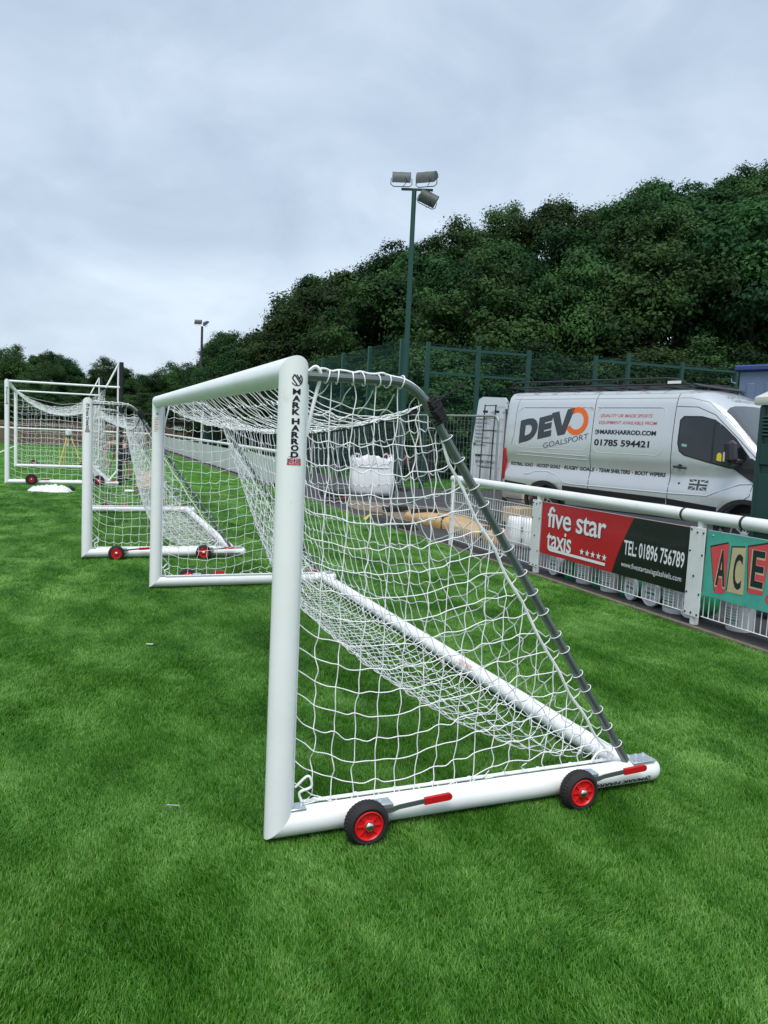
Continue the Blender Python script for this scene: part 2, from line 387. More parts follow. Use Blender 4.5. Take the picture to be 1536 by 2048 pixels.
def make_turf():
    c = make_tufts(); rng = np.random.default_rng(5); X = []; Y = []; S = []
    bands = [(0, 4.2, .074, 1.0), (4.2, 7.5, .10, 1.28), (7.5, 13.0, .16, 1.85), (13.0, 21.0, .27, 2.7)]
    for d0, d1, sp, sc in bands:
        gx, gy = np.meshgrid(np.arange(-16, 4.55, sp), np.arange(-4.5, 24, sp)); gx = gx.ravel(); gy = gy.ravel()
        gx = gx+rng.uniform(-.5, .5, gx.shape)*sp; gy = gy+rng.uniform(-.5, .5, gy.shape)*sp
        rx, ry = gx-CAM[0], gy-CAM[1]; d = np.hypot(rx, ry)
        dep = rx*_fw[0]+ry*_fw[1]; lat = rx*_rt[0]+ry*_rt[1]
        ok = (d >= d0) & (d < d1) & (gx < 4.51) & (gx > -15.9) & (dep > .6) & (np.abs(lat) < dep*.62+1.2)
        X.append(gx[ok]); Y.append(gy[ok]); S.append(np.full(ok.sum(), sc))
    X = np.concatenate(X); Y = np.concatenate(Y); S = np.concatenate(S)
    n = len(X)
    th = 1.1+1.5*smooth_noise(X, Y, 1.6)+.9*smooth_noise(X+9, Y-4, 5.1)+rng.normal(0, .35, n)
    lv = .5+.55*smooth_noise(X-3, Y+7, 2.7)+rng.normal(0, .16, n)
    idx = np.clip((lv*8).astype(int), 0, 7)
    me = bpy.data.meshes.new('turf_grass')
    me.from_pydata(np.column_stack([X, Y, np.full(n, -.030)]).tolist(), [], [])
    a = me.attributes.new('rot', 'FLOAT_VECTOR', 'POINT'); a.data.foreach_set('vector', np.column_stack([np.zeros(n), np.zeros(n), th]).ravel())
    a = me.attributes.new('scl', 'FLOAT_VECTOR', 'POINT'); a.data.foreach_set('vector', np.column_stack([S, S, 1+.12*rng.normal(0, 1, n)*0+rng.uniform(-.12, .12, n)]).ravel())
    a = me.attributes.new('pick', 'INT', 'POINT'); a.data.foreach_set('value', idx.astype(np.int32))
    ob = link('turf_grass', me); tag(ob, 'short green artificial grass pile covering the pitch', 'grass', kind='stuff')
    g = bpy.data.node_groups.new('turf_instances', 'GeometryNodeTree')
    g.interface.new_socket('Geometry', in_out='INPUT', socket_type='NodeSocketGeometry'); g.interface.new_socket('Geometry', in_out='OUTPUT', socket_type='NodeSocketGeometry')
    gi = N(g, 'NodeGroupInput'); go = N(g, 'NodeGroupOutput'); ip = N(g, 'GeometryNodeInstanceOnPoints'); ci = N(g, 'GeometryNodeCollectionInfo')
    ci.inputs['Collection'].default_value = c; ci.inputs['Separate Children'].default_value = True; ci.inputs['Reset Children'].default_value = True
    def na(nm, ty):
        q = N(g, 'GeometryNodeInputNamedAttribute', data_type=ty); q.inputs['Name'].default_value = nm; return q
    er = N(g, 'FunctionNodeEulerToRotation')
    g.links.new(na('rot', 'FLOAT_VECTOR').outputs['Attribute'], er.inputs[0]); g.links.new(er.outputs[0], ip.inputs['Rotation'])
    g.links.new(na('scl', 'FLOAT_VECTOR').outputs['Attribute'], ip.inputs['Scale'])
    g.links.new(na('pick', 'INT').outputs['Attribute'], ip.inputs['Instance Index'])
    ip.inputs['Pick Instance'].default_value = True
    g.links.new(gi.outputs[0], ip.inputs['Points']); g.links.new(ci.outputs[0], ip.inputs['Instance']); g.links.new(ip.outputs[0], go.inputs[0])
    md = ob.modifiers.new('turf', 'NODES'); md.node_group = g
    print('turf tufts', n)
make_turf()
# ------------------------------------------------------------------ nets: a little cloth simulation
class Net:
    def __init__(s, seed=1): s.P = []; s.pin = []; s.cords = []; s.E = []; s.L = []; s.nodes = []; s.rng = np.random.default_rng(seed)
    def pt(s, p, pin=False): s.P.append(np.asarray(p, float)); s.pin.append(pin); return len(s.P)-1
    def cord(s, ids, rest):
        """ids: node indices along a cord; rest: full length of each mesh side; a middle particle is put into each side"""
        full = [ids[0]]
        for a, b, l in zip(ids[:-1], ids[1:], rest):
            m = s.pt((s.P[a]+s.P[b])/2+s.rng.normal(0, .008, 3)); full += [m, b]
            s.E += [(a, m), (m, b)]; s.L += [l/2, l/2]
        s.cords.append(full)
    def relax(s, steps=160, k=6, ground=.004, g=.0005):
        P = np.array(s.P); pin = np.array(s.pin); E = np.array(s.E); L = np.array(s.L); old = P.copy(); n = len(P)
        i, j = E[:, 0], E[:, 1]; cnt = np.bincount(i, minlength=n)+np.bincount(j, minlength=n); cnt = np.maximum(cnt, 1)[:, None]
        wi = (~pin).astype(float)
        w0, w1 = wi[i], wi[j]; ws = np.maximum(w0+w1, 1e-9)
        for st in range(steps):
            vel = (P-old)*.93; old = P.copy(); P = P+vel*wi[:, None]; P[:, 2] -= g*wi
            for _ in range(k):
                d = P[j]-P[i]; l = np.linalg.norm(d, axis=1)+1e-9
                c = (l-L)/l; c = np.where(c > 0, c, c*.25)
                mv = d*(c/ws)[:, None]
                D = np.zeros_like(P)
                for ax in range(3):
                    D[:, ax] = np.bincount(i, mv[:, ax]*w0, minlength=n)-np.bincount(j, mv[:, ax]*w1, minlength=n)
                P += D/cnt*1.6
                low = (P[:, 2] < ground) & (~pin); P[low, 2] = ground
        s.P = P; return s
    def wave(s, a):
        P = np.array(s.P); fr = ~np.array(s.pin); d = s.rng.normal(0, a, P.shape); P[fr] += d[fr]; s.P = P
    def mesh(s, rad, sides, sub, knots=0.0):
        mb_v = []; mb_f = []; n = 0; P = np.array(s.P)
        cs = [(math.cos(2*math.pi*q/sides), math.sin(2*math.pi*q/sides)) for q in range(sides)]
        for ids in s.cords:
            A = P[ids]
            ext = np.vstack([2*A[0]-A[1], A, 2*A[-1]-A[-2]]); Q = []
            for q in range(len(A)-1):
                p0, p1, p2, p3 = ext[q], ext[q+1], ext[q+2], ext[q+3]
                for t in np.linspace(0, 1, sub, endpoint=False):
                    Q.append(.5*((2*p1)+(p2-p0)*t+(2*p0-5*p1+4*p2-p3)*t*t+(3*p1-p0-3*p2+p3)*t**3))
            Q.append(A[-1]); Q = np.array(Q); m = len(Q)
            T = np.gradient(Q, axis=0); T /= np.linalg.norm(T, axis=1)[:, None]+1e-9
            ref = np.where(np.abs(T[:, 2:3]) < .85, np.array([[0, 0, 1.0]]), np.array([[1.0, .2, 0]]))
            X = np.cross(ref, T); X /= np.linalg.norm(X, axis=1)[:, None]+1e-9; Y = np.cross(T, X)
            for c, sn in cs: mb_v.append(Q+rad*(c*X+sn*Y))
            for q in range(sides):
                a = n+q*m; b = n+((q+1) % sides)*m; r = np.arange(m-1)
                mb_f.append(np.column_stack([a+r, b+r, b+r+1, a+r+1]))
            n += sides*m
        if knots:
            O = np.array([(1, 0, 0), (-1, 0, 0), (0, 1, 0), (0, -1, 0), (0, 0, 1), (0, 0, -1)])*knots
            K = [(0, 2, 4, 4), (2, 1, 4, 4), (1, 3, 4, 4), (3, 0, 4, 4), (2, 0, 5, 5), (1, 2, 5, 5), (3, 1, 5, 5), (0, 3, 5, 5)]
            tri = []
            for q in s.nodes:
                mb_v.append(P[q]+O); tri += [(n+a, n+b, n+c) for a, b, c, _ in K]; n += 6
        else: tri = []
        me = bpy.data.meshes.new('net'); V = np.vstack(mb_v); Fq = np.vstack(mb_f).tolist()+tri
        me.from_pydata(V.tolist(), [], Fq); me.materials.append(M_net)
        me.polygons.foreach_set('use_smooth', [True]*len(me.polygons)); me.update()
        return me
def lerp(a, b, t): return np.asarray(a, float)*(1-t)+np.asarray(b, float)*t
def path_at(path, d):
    P = np.asarray(path, float)
    for a, b in zip(P[:-1], P[1:]):
        l = np.linalg.norm(b-a)
        if d <= l: return a+(b-a)*(d/l if l else 0)
        d -= l
    return P[-1]
def plen(path): return sum(np.linalg.norm(np.asarray(b)-np.asarray(a)) for a, b in zip(path[:-1], path[1:]))
def sheet_net(net, W, prof_pts, rows, rope_row, rope_sag, y0, y1, cell, slack_w, rests, edge_fn, mid_rows=None):
    """roof and back as one sheet between the two sides.  edge_fn(side,row)->pinned point; prof_pts(row)->(x,z) start shape"""
    nu = int(round((y1-y0)/cell)); G = []
    for r in range(rows+1):
        row = []
        for c in range(nu+1):
            t = c/nu; y = y0+(y1-y0)*t
            if c == 0: p = edge_fn(0, r); pin = True
            elif c == nu: p = edge_fn(1, r); pin = True
            else:
                a, b = edge_fn(0, r), edge_fn(1, r); p = lerp(a, b, t); pin = r in (0, rows)
                if r == rope_row: p = p-np.array([0, 0, rope_sag*4*t*(1-t)]); pin = True
                elif not pin: p = p+np.array([-.10*math.sin(math.pi*t), 0, -.04*math.sin(math.pi*t)])+net.rng.normal(0, .012, 3)
            row.append(net.pt(p, pin))
        G.append(row)
    for r in range(1, rows): net.nodes += G[r][1:-1]
    ch = (y1-y0)/nu*slack_w
    for r in range(1, rows): net.cord(G[r], [ch*net.rng.uniform(.97, 1.04) for _ in range(nu)])
    for c in range(1, nu): net.cord([G[r][c] for r in range(rows+1)], [rests(r)*net.rng.uniform(.96, 1.05) for r in range(rows)])
    return G
def side_net(net, y, xs0, z0, top_fn, seam_fn, depth, cell, slack, bow):
    """side panel over a trapezium: left edge on the post x=xs0, bottom z0, top_fn(x) -> upper limit, seam_fn(z) -> rear limit"""
    nodes = {}; nx = int(depth/cell)+2; nz = 40
    zs = [z0+cell*k for k in range(nz)]; xs = [xs0+cell*k for k in range(nx)]
    inside = lambda x, z: z < top_fn(x)-.03 and x < seam_fn(z)-.03
    for j, z in enumerate(zs):
        for i, x in enumerate(xs):
            if inside(x, z) or (i == 0 and z < top_fn(x)-.03) or (j == 0 and x < seam_fn(z)-.03):
                pin = i == 0 or j == 0
                p = np.array([x, y, z])+(0 if pin else net.rng.normal(0, .014, 3)*np.array([1, .7, 1]))
                nodes[i, j] = net.pt(p, pin)
                if not pin: net.nodes.append(nodes[i, j])
    for j, z in enumerate(zs):
        ids = []; i = 0
        while (i, j) in nodes: ids.append(nodes[i, j]); i += 1
        if j == 0 or len(ids) < 1: continue
        xe = seam_fn(z)
        if xe < xs[i-1]+.03: continue
        ids.append(net.pt((xe, y, z), True)); Ls = [cell*slack*net.rng.uniform(.97, 1.05)]*(len(ids)-2)+[(xe-xs[i-1])*slack]
        net.cord(ids, Ls)
    for i, x in enumerate(xs):
        ids = []; j = 0
        while (i, j) in nodes: ids.append(nodes[i, j]); j += 1
        if i == 0 or len(ids) < 1: continue
        zt = zs[j-1]
        # upper end: on the top bar or on the seam
        zz = np.linspace(zt, zt+cell*1.6, 60); ze = None
        for q in zz:
            if not (q < top_fn(x) and x < seam_fn(q)): ze = q; break
        if ze is None or ze < zt+.02: continue
        ids.append(net.pt((x, y, ze), True)); Ls = [cell*slack*net.rng.uniform(.97, 1.05)]*(len(ids)-2)+[(ze-zt)*slack]
        net.cord(ids, Ls)

# ------------------------------------------------------------------ goals
TR = .055
def logo2d(cx, cy, r):
    parts = [ring2d(cx, cy, r*.86, r, -150, 60, 22)]
    for a, b in (((-.75, .15), (.05, -.85)), ((-.45, .80), (.62, -.62)), ((-.10, .78), (.80, -.40)), ((-.78, .15), (-.45, .80))):
        parts.append(strip2d((cx+a[0]*r, cy+a[1]*r), (cx+b[0]*r, cy+b[1]*r), r*.2))
    parts.append(strip2d((cx+.32*r, cy+.20*r), (cx+.62*r, cy+.62*r), r*.17)); parts.append(strip2d((cx+.85*r, cy-.1*r), (cx+.72*r, cy+.62*r), r*.17))
    return merge2d(*parts)
def union2d(x0, x1, y0, y1):
    """pieces of a union flag: blue triangles, red cross"""
    cx, cy = (x0+x1)/2, (y0+y1)/2; w_, h_ = x1-x0, y1-y0; blue = []; red = []
    for sx in (-1, 1):
        for sy in (-1, 1):
            X = lambda u: cx+sx*u*w_/2; Y = lambda v: cy+sy*v*h_/2
            blue.append(poly2d([(X(.24), Y(.44)), (X(.24), Y(1)), (X(.74), Y(1))])); blue.append(poly2d([(X(.38), Y(.36)), (X(1), Y(.36)), (X(1), Y(.86))]))
            red.append(poly2d([(X(.40), Y(.46)), (X(.52), Y(.46)), (X(1), Y(.93)), (X(1), Y(1)), (X(.92), Y(1))]))
    red += [poly2d([(cx-w_*.06, y0), (cx+w_*.06, y0), (cx+w_*.06, y1), (cx-w_*.06, y1)]), poly2d([(x0, cy-h_*.1), (cx-w_*.06, cy-h_*.1), (cx-w_*.06, cy+h_*.1), (x0, cy+h_*.1)]),
            poly2d([(cx+w_*.06, cy-h_*.1), (x1, cy-h_*.1), (x1, cy+h_*.1), (cx+w_*.06, cy+h_*.1)])]
    return merge2d(*blue), merge2d(*red)
def cyl_map(cx, cy, r, z0=0, face=-1):
    """wrap (x,z) print round an upright tube, print facing -y (face=-1)"""
    return lambda x, z: Vector((cx+r*math.sin(x/r), cy-r*math.cos(x/r), z))
LET = {}
def letters(word, ztop, pitch, h, wd, gap):
    L = []; z = ztop
    for ch in word:
        if ch == ' ': z -= gap; continue
        if ch not in LET: LET[ch] = text2d(ch, 1, bold=.010 if ch == 'M' else .052)
        L.append(fit2d(LET[ch], -wd/2, wd/2, z-h, z)); z -= pitch
    return merge2d(*L)
def wheel(parent, x, y_in, sgn, zc, RO=.093, Wd=.072):
    """trolley wheel; sgn: outward direction in y"""
    w_ = bpy.data.objects.new('wheel', None); COL.objects.link(w_); w_.parent = parent; w_.location = (x, y_in, zc); w_.empty_display_size = .05
    n = 72; prof = [(.058, .004), (.074, 0), (RO-.010, .006), (RO-.003, .016), (RO, .026), (RO-.004, .030), (RO+.0005, .034), (RO+.0005, .040), (RO-.004, .043), (RO, .047), (RO-.003, .057), (RO-.010, Wd-.006), (.074, Wd), (.066, Wd-.002), (.060, Wd-.010)]
    V = []; Fs = []; m = len(prof)
    for q, (r, h) in enumerate(prof):
        for k in range(n):
            t = 2*math.pi*k/n; lug = (-.0026 if (k+(q > 7)) % 2 else 0) if 2 <= q <= 11 else 0
            V.append(((r+lug)*math.cos(t), sgn*h, (r+lug)*math.sin(t)))
    for q in range(m-1):
        for k in range(n): Fs.append((q*n+k, q*n+(k+1) % n, (q+1)*n+(k+1) % n, (q+1)*n+k))
    MB().add(V, Fs).build('tyre', M_tyre, w_, ang=30)
    mb = MB(); mb.lathe([(.061, Wd-.012), (.061, Wd-.003), (.0575, Wd-.001), (.053, Wd-.006), (.050, Wd-.017), (.026, Wd-.017), (.024, Wd-.006), (.020, Wd-.003), (.002, Wd-.003)], ax=(0, sgn, 0), n=36)
    for k in range(8):
        a = 2*math.pi*k/8; mb.box((.038*math.cos(a), sgn*(Wd-.012), .038*math.sin(a)), (.030, .012, .004), rot=(0, -a, 0))
    mb.lathe([(.061, .002), (.04, .02), (.002, .02)], ax=(0, sgn, 0), n=36)
    mb.build('rim', M_rim, w_)
    MB().lathe([(.0185, Wd-.004), (.0185, Wd+.003), (.015, Wd+.0075), (.008, Wd+.010), (.001, Wd+.0105)], ax=(0, sgn, 0), n=24).build('hub_cap', M_steel, w_)
    return w_
def lever(parent, x, y, sgn):
    pl_ = MB().box((x+.085, y-sgn*.012, .113), (.085, .055, .008), bev=.002); pl_.box((x+.085, y+sgn*.016, .098), (.085, .005, .03)); pl_.lathe([(.008, 0), (.008, .007), (.004, .009)], o=(x+.085, y-sgn*.02, .117), n=6)
    pl_.build('wheel_bracket', M_zinc, parent)
    yy = y+sgn*.028
    lv = MB(); lv.prism([(x+.03, .078), (x+.12, .086), (x+.15, .094), (x+.27, .103), (x+.27, .122), (x+.15, .113), (x+.125, .108), (x+.03, .105)], lambda a, b, h: (a, yy+sgn*h, b), .006)
    lv.lathe([(.012, 0), (.012, .016), (.006, .02)], o=(x+.10, yy-sgn*.005, .058), ax=(0, sgn, 0), n=12)
    lo = lv.build('wheel_lever', M_lever, parent)
    P = []
    for k in range(9): a = -math.pi/2+math.pi*k/8; P.append((x+.375+.014*math.cos(a), .118+.0145*math.sin(a)))
    P += [(x+.262, .126), (x+.262, .098)]
    MB().prism(P, lambda a, b, h: (a, yy-sgn*.005+sgn*h, b), .016).build('grip', M_red, lo)
def goal_frame(g, W, H, D, DE, back_r=.05):
    A = np.array
    n_ft = A([1, 0, -1.0]); n_tn = A([0, 1, 1.0]); n_tf = A([0, -1, 1.0])
    MB().mitre((0, 0, TR), (0, 0, H-TR), TR, 40, n_ft, n_tn).build('post', M_white, g)
    MB().mitre((0, W, TR), (0, W, H-TR), TR, 40, n_ft, n_tf).build('post', M_white, g)
    MB().mitre((0, 0, H-TR), (0, W, H-TR), TR, 40, n_tn, n_tf).build('crossbar', M_white, g)
    for y in (0, W):
        mb = MB(); mb.mitre((0, y, TR), (DE-.03, y, TR), TR, 40, n_ft, None)
        mb.lathe([(TR, 0), (TR*.97, .014), (TR*.86, .03), (TR*.62, .044), (TR*.3, .052), (.001, .054)], o=(DE-.03, y, TR), ax=(1, 0, 0), n=40, cap=False)
        mb.build('side_bar', M_white, g)
    mb = MB(); mb.tube([(D, .02, TR+.012), (D, W-.02, TR+.012)], back_r, 28); mb.build('back_bar', M_white, g)
def goal_small(name, loc, rz, label, seed, rope_sag, slack):
    W, H, D, DE = 5.04, 1.90, 1.752, 1.89
    g = root(name, loc, rz); tag(g, label, 'goal', 'portable white football goals on the touchline')
    goal_frame(g, W, H, D, DE)
    # grey stanchions
    sp = [(.05, 1.832), (.40, 1.836)]
    for k in range(1, 9):
        a = R(90-59*k/8); sp.append((.40+.20*math.cos(a)*1.0-.0, 1.636+.20*math.sin(a)))
    sp += [(1.715, .115)]
    for y in (0, W):
        mb = MB(); mb.tube([(x, y, z) for x, z in sp], .0185, 16)
        for s_ in (-1, 1): mb.tube([(x+(.004 if x < .5 else -.0), y+s_*.0155, z) for x, z in sp], .0042, 6)
        mb.build('stanchion', M_alu, g)
        mb = MB(); mb.box((1.80, y, .112), (.13, .09, .008), bev=.002)
        for dx in (-.045, .0, .045):
            for dy in (-.028, .028): mb.lathe([(.009, 0), (.009, .008), (.004, .011)], o=(1.80+dx, y+dy, .115), n=6)
        mb.build('corner_plate', M_zinc, g)
        mb = MB(); mb.box((.075, y, .112), (.07, .06, .008), bev=.002)
        for dx in (-.018, .018): mb.lathe([(.007, 0), (.007, .007), (.003, .01)], o=(.078+dx, y, .115), n=6)
        mb.build('post_plate', M_zinc, g)
        mb = MB()
        q = [(x, y, z) for x, z in sp]; pa = np.array((.572, y, 1.775)); pb = np.array((.628, y, 1.690))
        rs = random.Random(seed); T = []
        for k in range(90):
            t = k/89+rs.uniform(-.06, .06); c = lerp(pa, pb, t); a = k*1.05; rr = .027+.006*math.sin(math.pi*k/89)+rs.uniform(-.003, .004)
            T.append(c+np.array([.82*math.cos(a)*rr, math.sin(a)*rr, .57*math.cos(a)*rr]))
        mb.tube(T, .007, 6); mb.build('rope_binding', M_rope, g)
        MB().tube([(.10, y+(.035 if y == 0 else -.035), .113), (1.66, y+(.035 if y == 0 else -.035), .113)], .008, 8).build('net_rail', M_white, g)
    # rope between the stanchion bends, with a free tail
    n = 24; mb = MB(); mb.tube([(.612, W*k/n, 1.755-rope_sag*4*(k/n)*(1-k/n)) for k in range(n+1)], .0055, 6)
    mb.tube([(.60, -.03, 1.77), (.63, -.032, 1.795), (.665, -.03, 1.812), (.693, -.02, 1.826), (.71, -.02, 1.842), (.724, -.02, 1.862)], .004, 6)
    mb.build('tie_rope', M_rope, g)
    # wheels and levers on the outside of both side bars
    for y, s_ in ((0, -1), (W, 1)):
        for x in (.335, 1.362):
            wheel(g, x, y+s_*.083, s_, .066); lever(g, x, y+s_*(.072), s_)
            MB().tube([(x, y+s_*.03, .066), (x, y+s_*.10, .066)], .009, 10).build('axle', M_zinc, g)
    # print
    m_ = cyl_map(0, 0, TR+.0012)
    decal('lettering', merge2d(letters('MARK HARROD', 1.778, .0250, .0222, .0310, .0100)), m_, M_black, g, cutx=.006)
    decal('logo', logo2d(0, 1.811, .0235), m_, M_black, g, cutx=.006)
    bl, rd = union2d(-.027, .027, 1.503, 1.518); decal('flag_print', bl, m_, M_blue, g, cutx=.006); decal('flag_print', rd, m_, M_flagred, g, cutx=.006)
    decal('flag_print', poly2d([(-.028, 1.493), (.028, 1.493), (.028, 1.502), (-.028, 1.502)]), m_, M_flagred, g, cutx=.006)
    m2 = cyl_map(0, 0, TR+.0018)
    decal('lettering', fit2d(text2d('MADE IN THE UK', 1, bold=.01), -.019, .019, 1.4955, 1.4995), m2, M_offwhite, g, cutx=.006)
    decal('flag_print', poly2d([(-.023, 1.524), (.023, 1.524), (.023, 1.5252), (-.023, 1.5252)]), m_, M_black, g, cutx=.006)
    sb = lambda x, z: Vector((x, -(TR+.0012)*math.cos(z), TR+(TR+.0012)*math.sin(z)))
    wrd = fit2d(text2d('MARK HARROD', 1, bold=.03), -.165, .165, -.19, .19)
    decal('lettering', (wrd[0]*-1+np.array([1.625, -.42]), wrd[1]), sb, M_black, g, cuty=.1)
    lg = logo2d(0, 0, .021); decal('logo', (lg[0]*np.array([-1, -14])+np.array([1.815, -.40]), lg[1]), sb, M_black, g, cuty=.1)
    # far post: small emblem and a red warning notice on the inner face
    mf = lambda x, z: Vector((-(TR+.0012)*math.cos(x/TR), W-(TR+.0012)*math.sin(-x/TR), z))
    mfw = lambda x, z: Vector(((TR+.0012)*math.sin(x/TR-.35), W-(TR+.0012)*math.cos(x/TR-.35), z))
    decal('logo', logo2d(.005, 1.725, .013), mfw, M_black, g, cutx=.006)
    rs = []
    for k in range(9): rs.append(strip2d((-.02, 1.685-.016*k), (.02-.012*(k % 3 == 2), 1.685-.016*k), .006))
    decal('notice_print', merge2d(*rs), mfw, M_pinktext, g, cutx=.006)
    # red notice on the back bar
    bb = lambda x, a: Vector((D-.0515*math.cos(a), x, TR+.012+.0515*math.sin(a)))
    decal('notice_print', merge2d(*[strip2d((1.55, .35+.18*k), (1.75-.03*(k == 1), .35+.18*k), .08) for k in range(4)]), bb, M_pinktext, g, cuty=.1)
    # net
    net = Net(seed); cell = .093
    seam_raw = [(.605, 1.745), (.68, 1.52), (.78, 1.36), (1.02, 1.0), (1.27, .62), (1.52, .27), (1.66, .13)]
    def seam_x(z):
        for (x0, z0), (x1, z1) in zip(seam_raw[:-1], seam_raw[1:]):
            if z1 <= z <= z0: return x0+(x1-x0)*(z0-z)/(z0-z1)
        return seam_raw[0][0] if z > seam_raw[0][1] else seam_raw[-1][0]
    roof_n, back_n = 6, 23; LB = plen(seam_raw)
    def edge(side, r):
        y = .012 if side == 0 else W-.012
        if r <= roof_n: t = r/roof_n; p = lerp((.052, 1.815), (.605, 1.772), t)
        else: p = path_at(seam_raw, LB*(r-roof_n)/back_n)
        if r == roof_n+back_n: p = np.array([1.70, .135])
        return np.array([p[0], y, p[1]])
    sheet_net(net, W, None, roof_n+back_n, roof_n, rope_sag, .012, W-.012, cell, 1.012, lambda r: (.096) if r < roof_n else LB/back_n*slack, edge)
    top = lambda x: 1.817 if x < .40 else (1.617+math.sqrt(max(0, .04-(x-.40)**2)) if x < .57 else 1.72-(x-.57)*1.42)
    for y in (.012, W-.012): side_net(net, y, .062, .118, top, seam_x, 1.7, cell, 1.010, 0)
    net.relax(170, 10); net.wave(.0042)
    nob = link('net', net.mesh(.0024, 5, 3, .0052), g)
    for s_, y in ((1, .012), (-1, W-.012)):
        mb = MB()
        q = [(seam_x(z)+.006*math.sin(z*23), y+s_*.004*math.sin(z*31), z) for z in np.linspace(1.74, .14, 44)]
        mb.tube(q, .0068, 6); mb.tube([(.060, y, .12), (.058, y, .9), (.060, y, 1.80)], .006, 6)
        mb.tube(curve([(.058, y, 1.845), (.085, y-s_*.02, 1.868), (.105, y-s_*.02, 1.84), (.098, y, 1.78), (.078, y, 1.69), (.062, y, 1.60)]), .0075, 6)
        mb.tube(curve([(.09+.03*k, y-s_*(.012+.006*math.sin(k*1.7)), 1.8605+.004*math.sin(k*2.3)) for k in range(11)]+[(.46, y-s_*.012, 1.846), (.52, y-s_*.012, 1.815), (.565, y-s_*.012, 1.775)], 3), .0048, 6)
        # lacing between seam and stanchion
        zs = np.linspace(1.62, .20, 16)+.012*np.sin(np.arange(16)*2.7)
        for k, z in enumerate(zs):
            xs_ = .575+(1.715-.575)*(1.74-z)/(1.74-.115); c = np.array([xs_, y-s_*.012, z])
            lp = []
            for a in range(11):
                an = 2*math.pi*a/10; lp.append(c+np.array([.82*.0265*math.cos(an), .0265*math.sin(an), .57*.0265*math.cos(an)]))
            mb.tube(lp, .0019, 5)
            mb.tube([(seam_x(z+.03), y, z+.03), ((seam_x(z)+xs_)/2, y+.004, z-.012), (xs_-.015, y, z)], .0026, 5)
            mb.tube([(seam_x(z-.05), y, z-.05), ((seam_x(z-.04)+xs_)/2, y-.004, z-.03), (xs_-.012, y, z-.004)], .0026, 5)
        for k in range(7):
            x = .13+.052*k+.006*math.sin(k*3.1+s_); lp = []
            for a in range(13): an = 2*math.pi*a/12; lp.append((x+.006*math.sin(an+k), y-s_*.006+.0265*math.cos(an), 1.835+.0265*math.sin(an)))
            mb.tube(lp, .0027, 5)
        for k in range(9):
            x = .16+k*.18; mb.ball((x, y+s_*.023, .119), (.012, .007, .006), 8, 5)
        lp = [(.07, y, .19), (.12, y-s_*.01, .235), (.135, y-s_*.012, .19), (.09, y, .165), (.10, y, .125)]; mb.tube(curve(lp), .0055, 6)
        mb.tube(curve([(1.52, y, .12), (1.55, y-.01*s_, .17), (1.60, y-.012*s_, .175), (1.63, y, .125)]), .0060, 6)
        mb.build('edge_cord', M_net, nob)
    return g
goal_small('football_goal', (0, 0, 0), 0.0, 'nearest white wheeled football goal with the black lettering on its post', 11, .16, 1.10)
goal_small('football_goal', (-.6154, 6.9157, 0), -.0157, 'middle of the three goals, its net seen through the nearest goal mouth', 23, .24, 1.15)
# ------------------------------------------------------------------ full-size goal with net poles
M_pole = mat('black_pole', (.010, .012, .016), .45)
def goal_big():
    W, H, D, DE = 7.24, 2.56, 2.42, 2.60
    g = root('football_goal', (-2.28, 18.25, 0), .035); tag(g, 'farthest and tallest white goal, its net hung from two black poles', 'goal')
    goal_frame(g, W, H, D, DE)
    for y, s_ in ((0, -1), (W, 1)):
        for x in (.55, 2.12):
            wheel(g, x, y+s_*.083, s_, .12, RO=.14); lever(g, x+.03, y+s_*.072, s_)
            MB().tube([(x, y+s_*.03, .12), (x, y+s_*.10, .12)], .009, 10).build('axle', M_zinc, g)
        MB().tube([(2.66, y+.10, 0), (2.66, y+.10, 3.18)], .055, 14).build('net_pole', M_pole, g)
        MB().tube([(2.58, y+.06, .30), (2.58, y+.06, 3.12)], .022, 8).build('pole_sleeve', M_white, g)
        MB().tube([(.05, y, H-.045), (2.62, y+.06, 2.53)], .028, 10).build('top_strut', M_white, g)
        MB().tube([(2.58, y+.05, 3.12), (2.28, y+.04, 2.50)], .022, 8).build('pull_cord', M_white, g)
        MB().tube([(2.60, y+.05, .40), (2.36, y+.02, .10)], .022, 8).build('foot_strut', M_white, g)
    net = Net(5); cell = .15
    rn, bn = 15, 16
    def edge(side, r):
        y = .03 if side == 0 else W-.03
        if r <= rn:
            t = r/rn; z = 2.44+.04*t-.62*math.sin(math.pi*t)**1.0*(1-.15*t); return np.array([.06+2.2*t, y, z])
        t = (r-rn)/bn; return np.array([2.26+.16*t-.05*math.sin(math.pi*t), y, 2.48+(.11-2.48)*t])
    sheet_net(net, W, None, rn+bn, rn, .42, .03, W-.03, cell, 1.03, lambda r: .152 if r < rn else .152, edge)
    top = lambda x: 2.44+.04*(x/2.2)-.62*math.sin(math.pi*min(1, max(0, x/2.2)))*(1-.15*x/2.2)-.01
    for y in (.03, W-.03): side_net(net, y, .065, .118, top, lambda z: 2.26+.16*(2.48-z)/2.37, 2.5, .14, 1.02, 0)
    net.relax(120, 8); net.wave(.008)
    link('net', net.mesh(.0032, 4, 2, 0), g)
    m_ = cyl_map(0, 0, TR+.0015)
    decal('lettering', letters('MARK HARROD', 2.30, .032, .026, .034, .012), m_, M_black, g, cutx=.008)
    decal('logo', logo2d(0, 2.345, .03), m_, M_black, g, cutx=.008)
    decal('flag_print', poly2d([(-.03, 1.945), (.03, 1.945), (.03, 1.97), (-.03, 1.97)]), m_, M_flagred, g, cutx=.008)
    return g
goal_big()

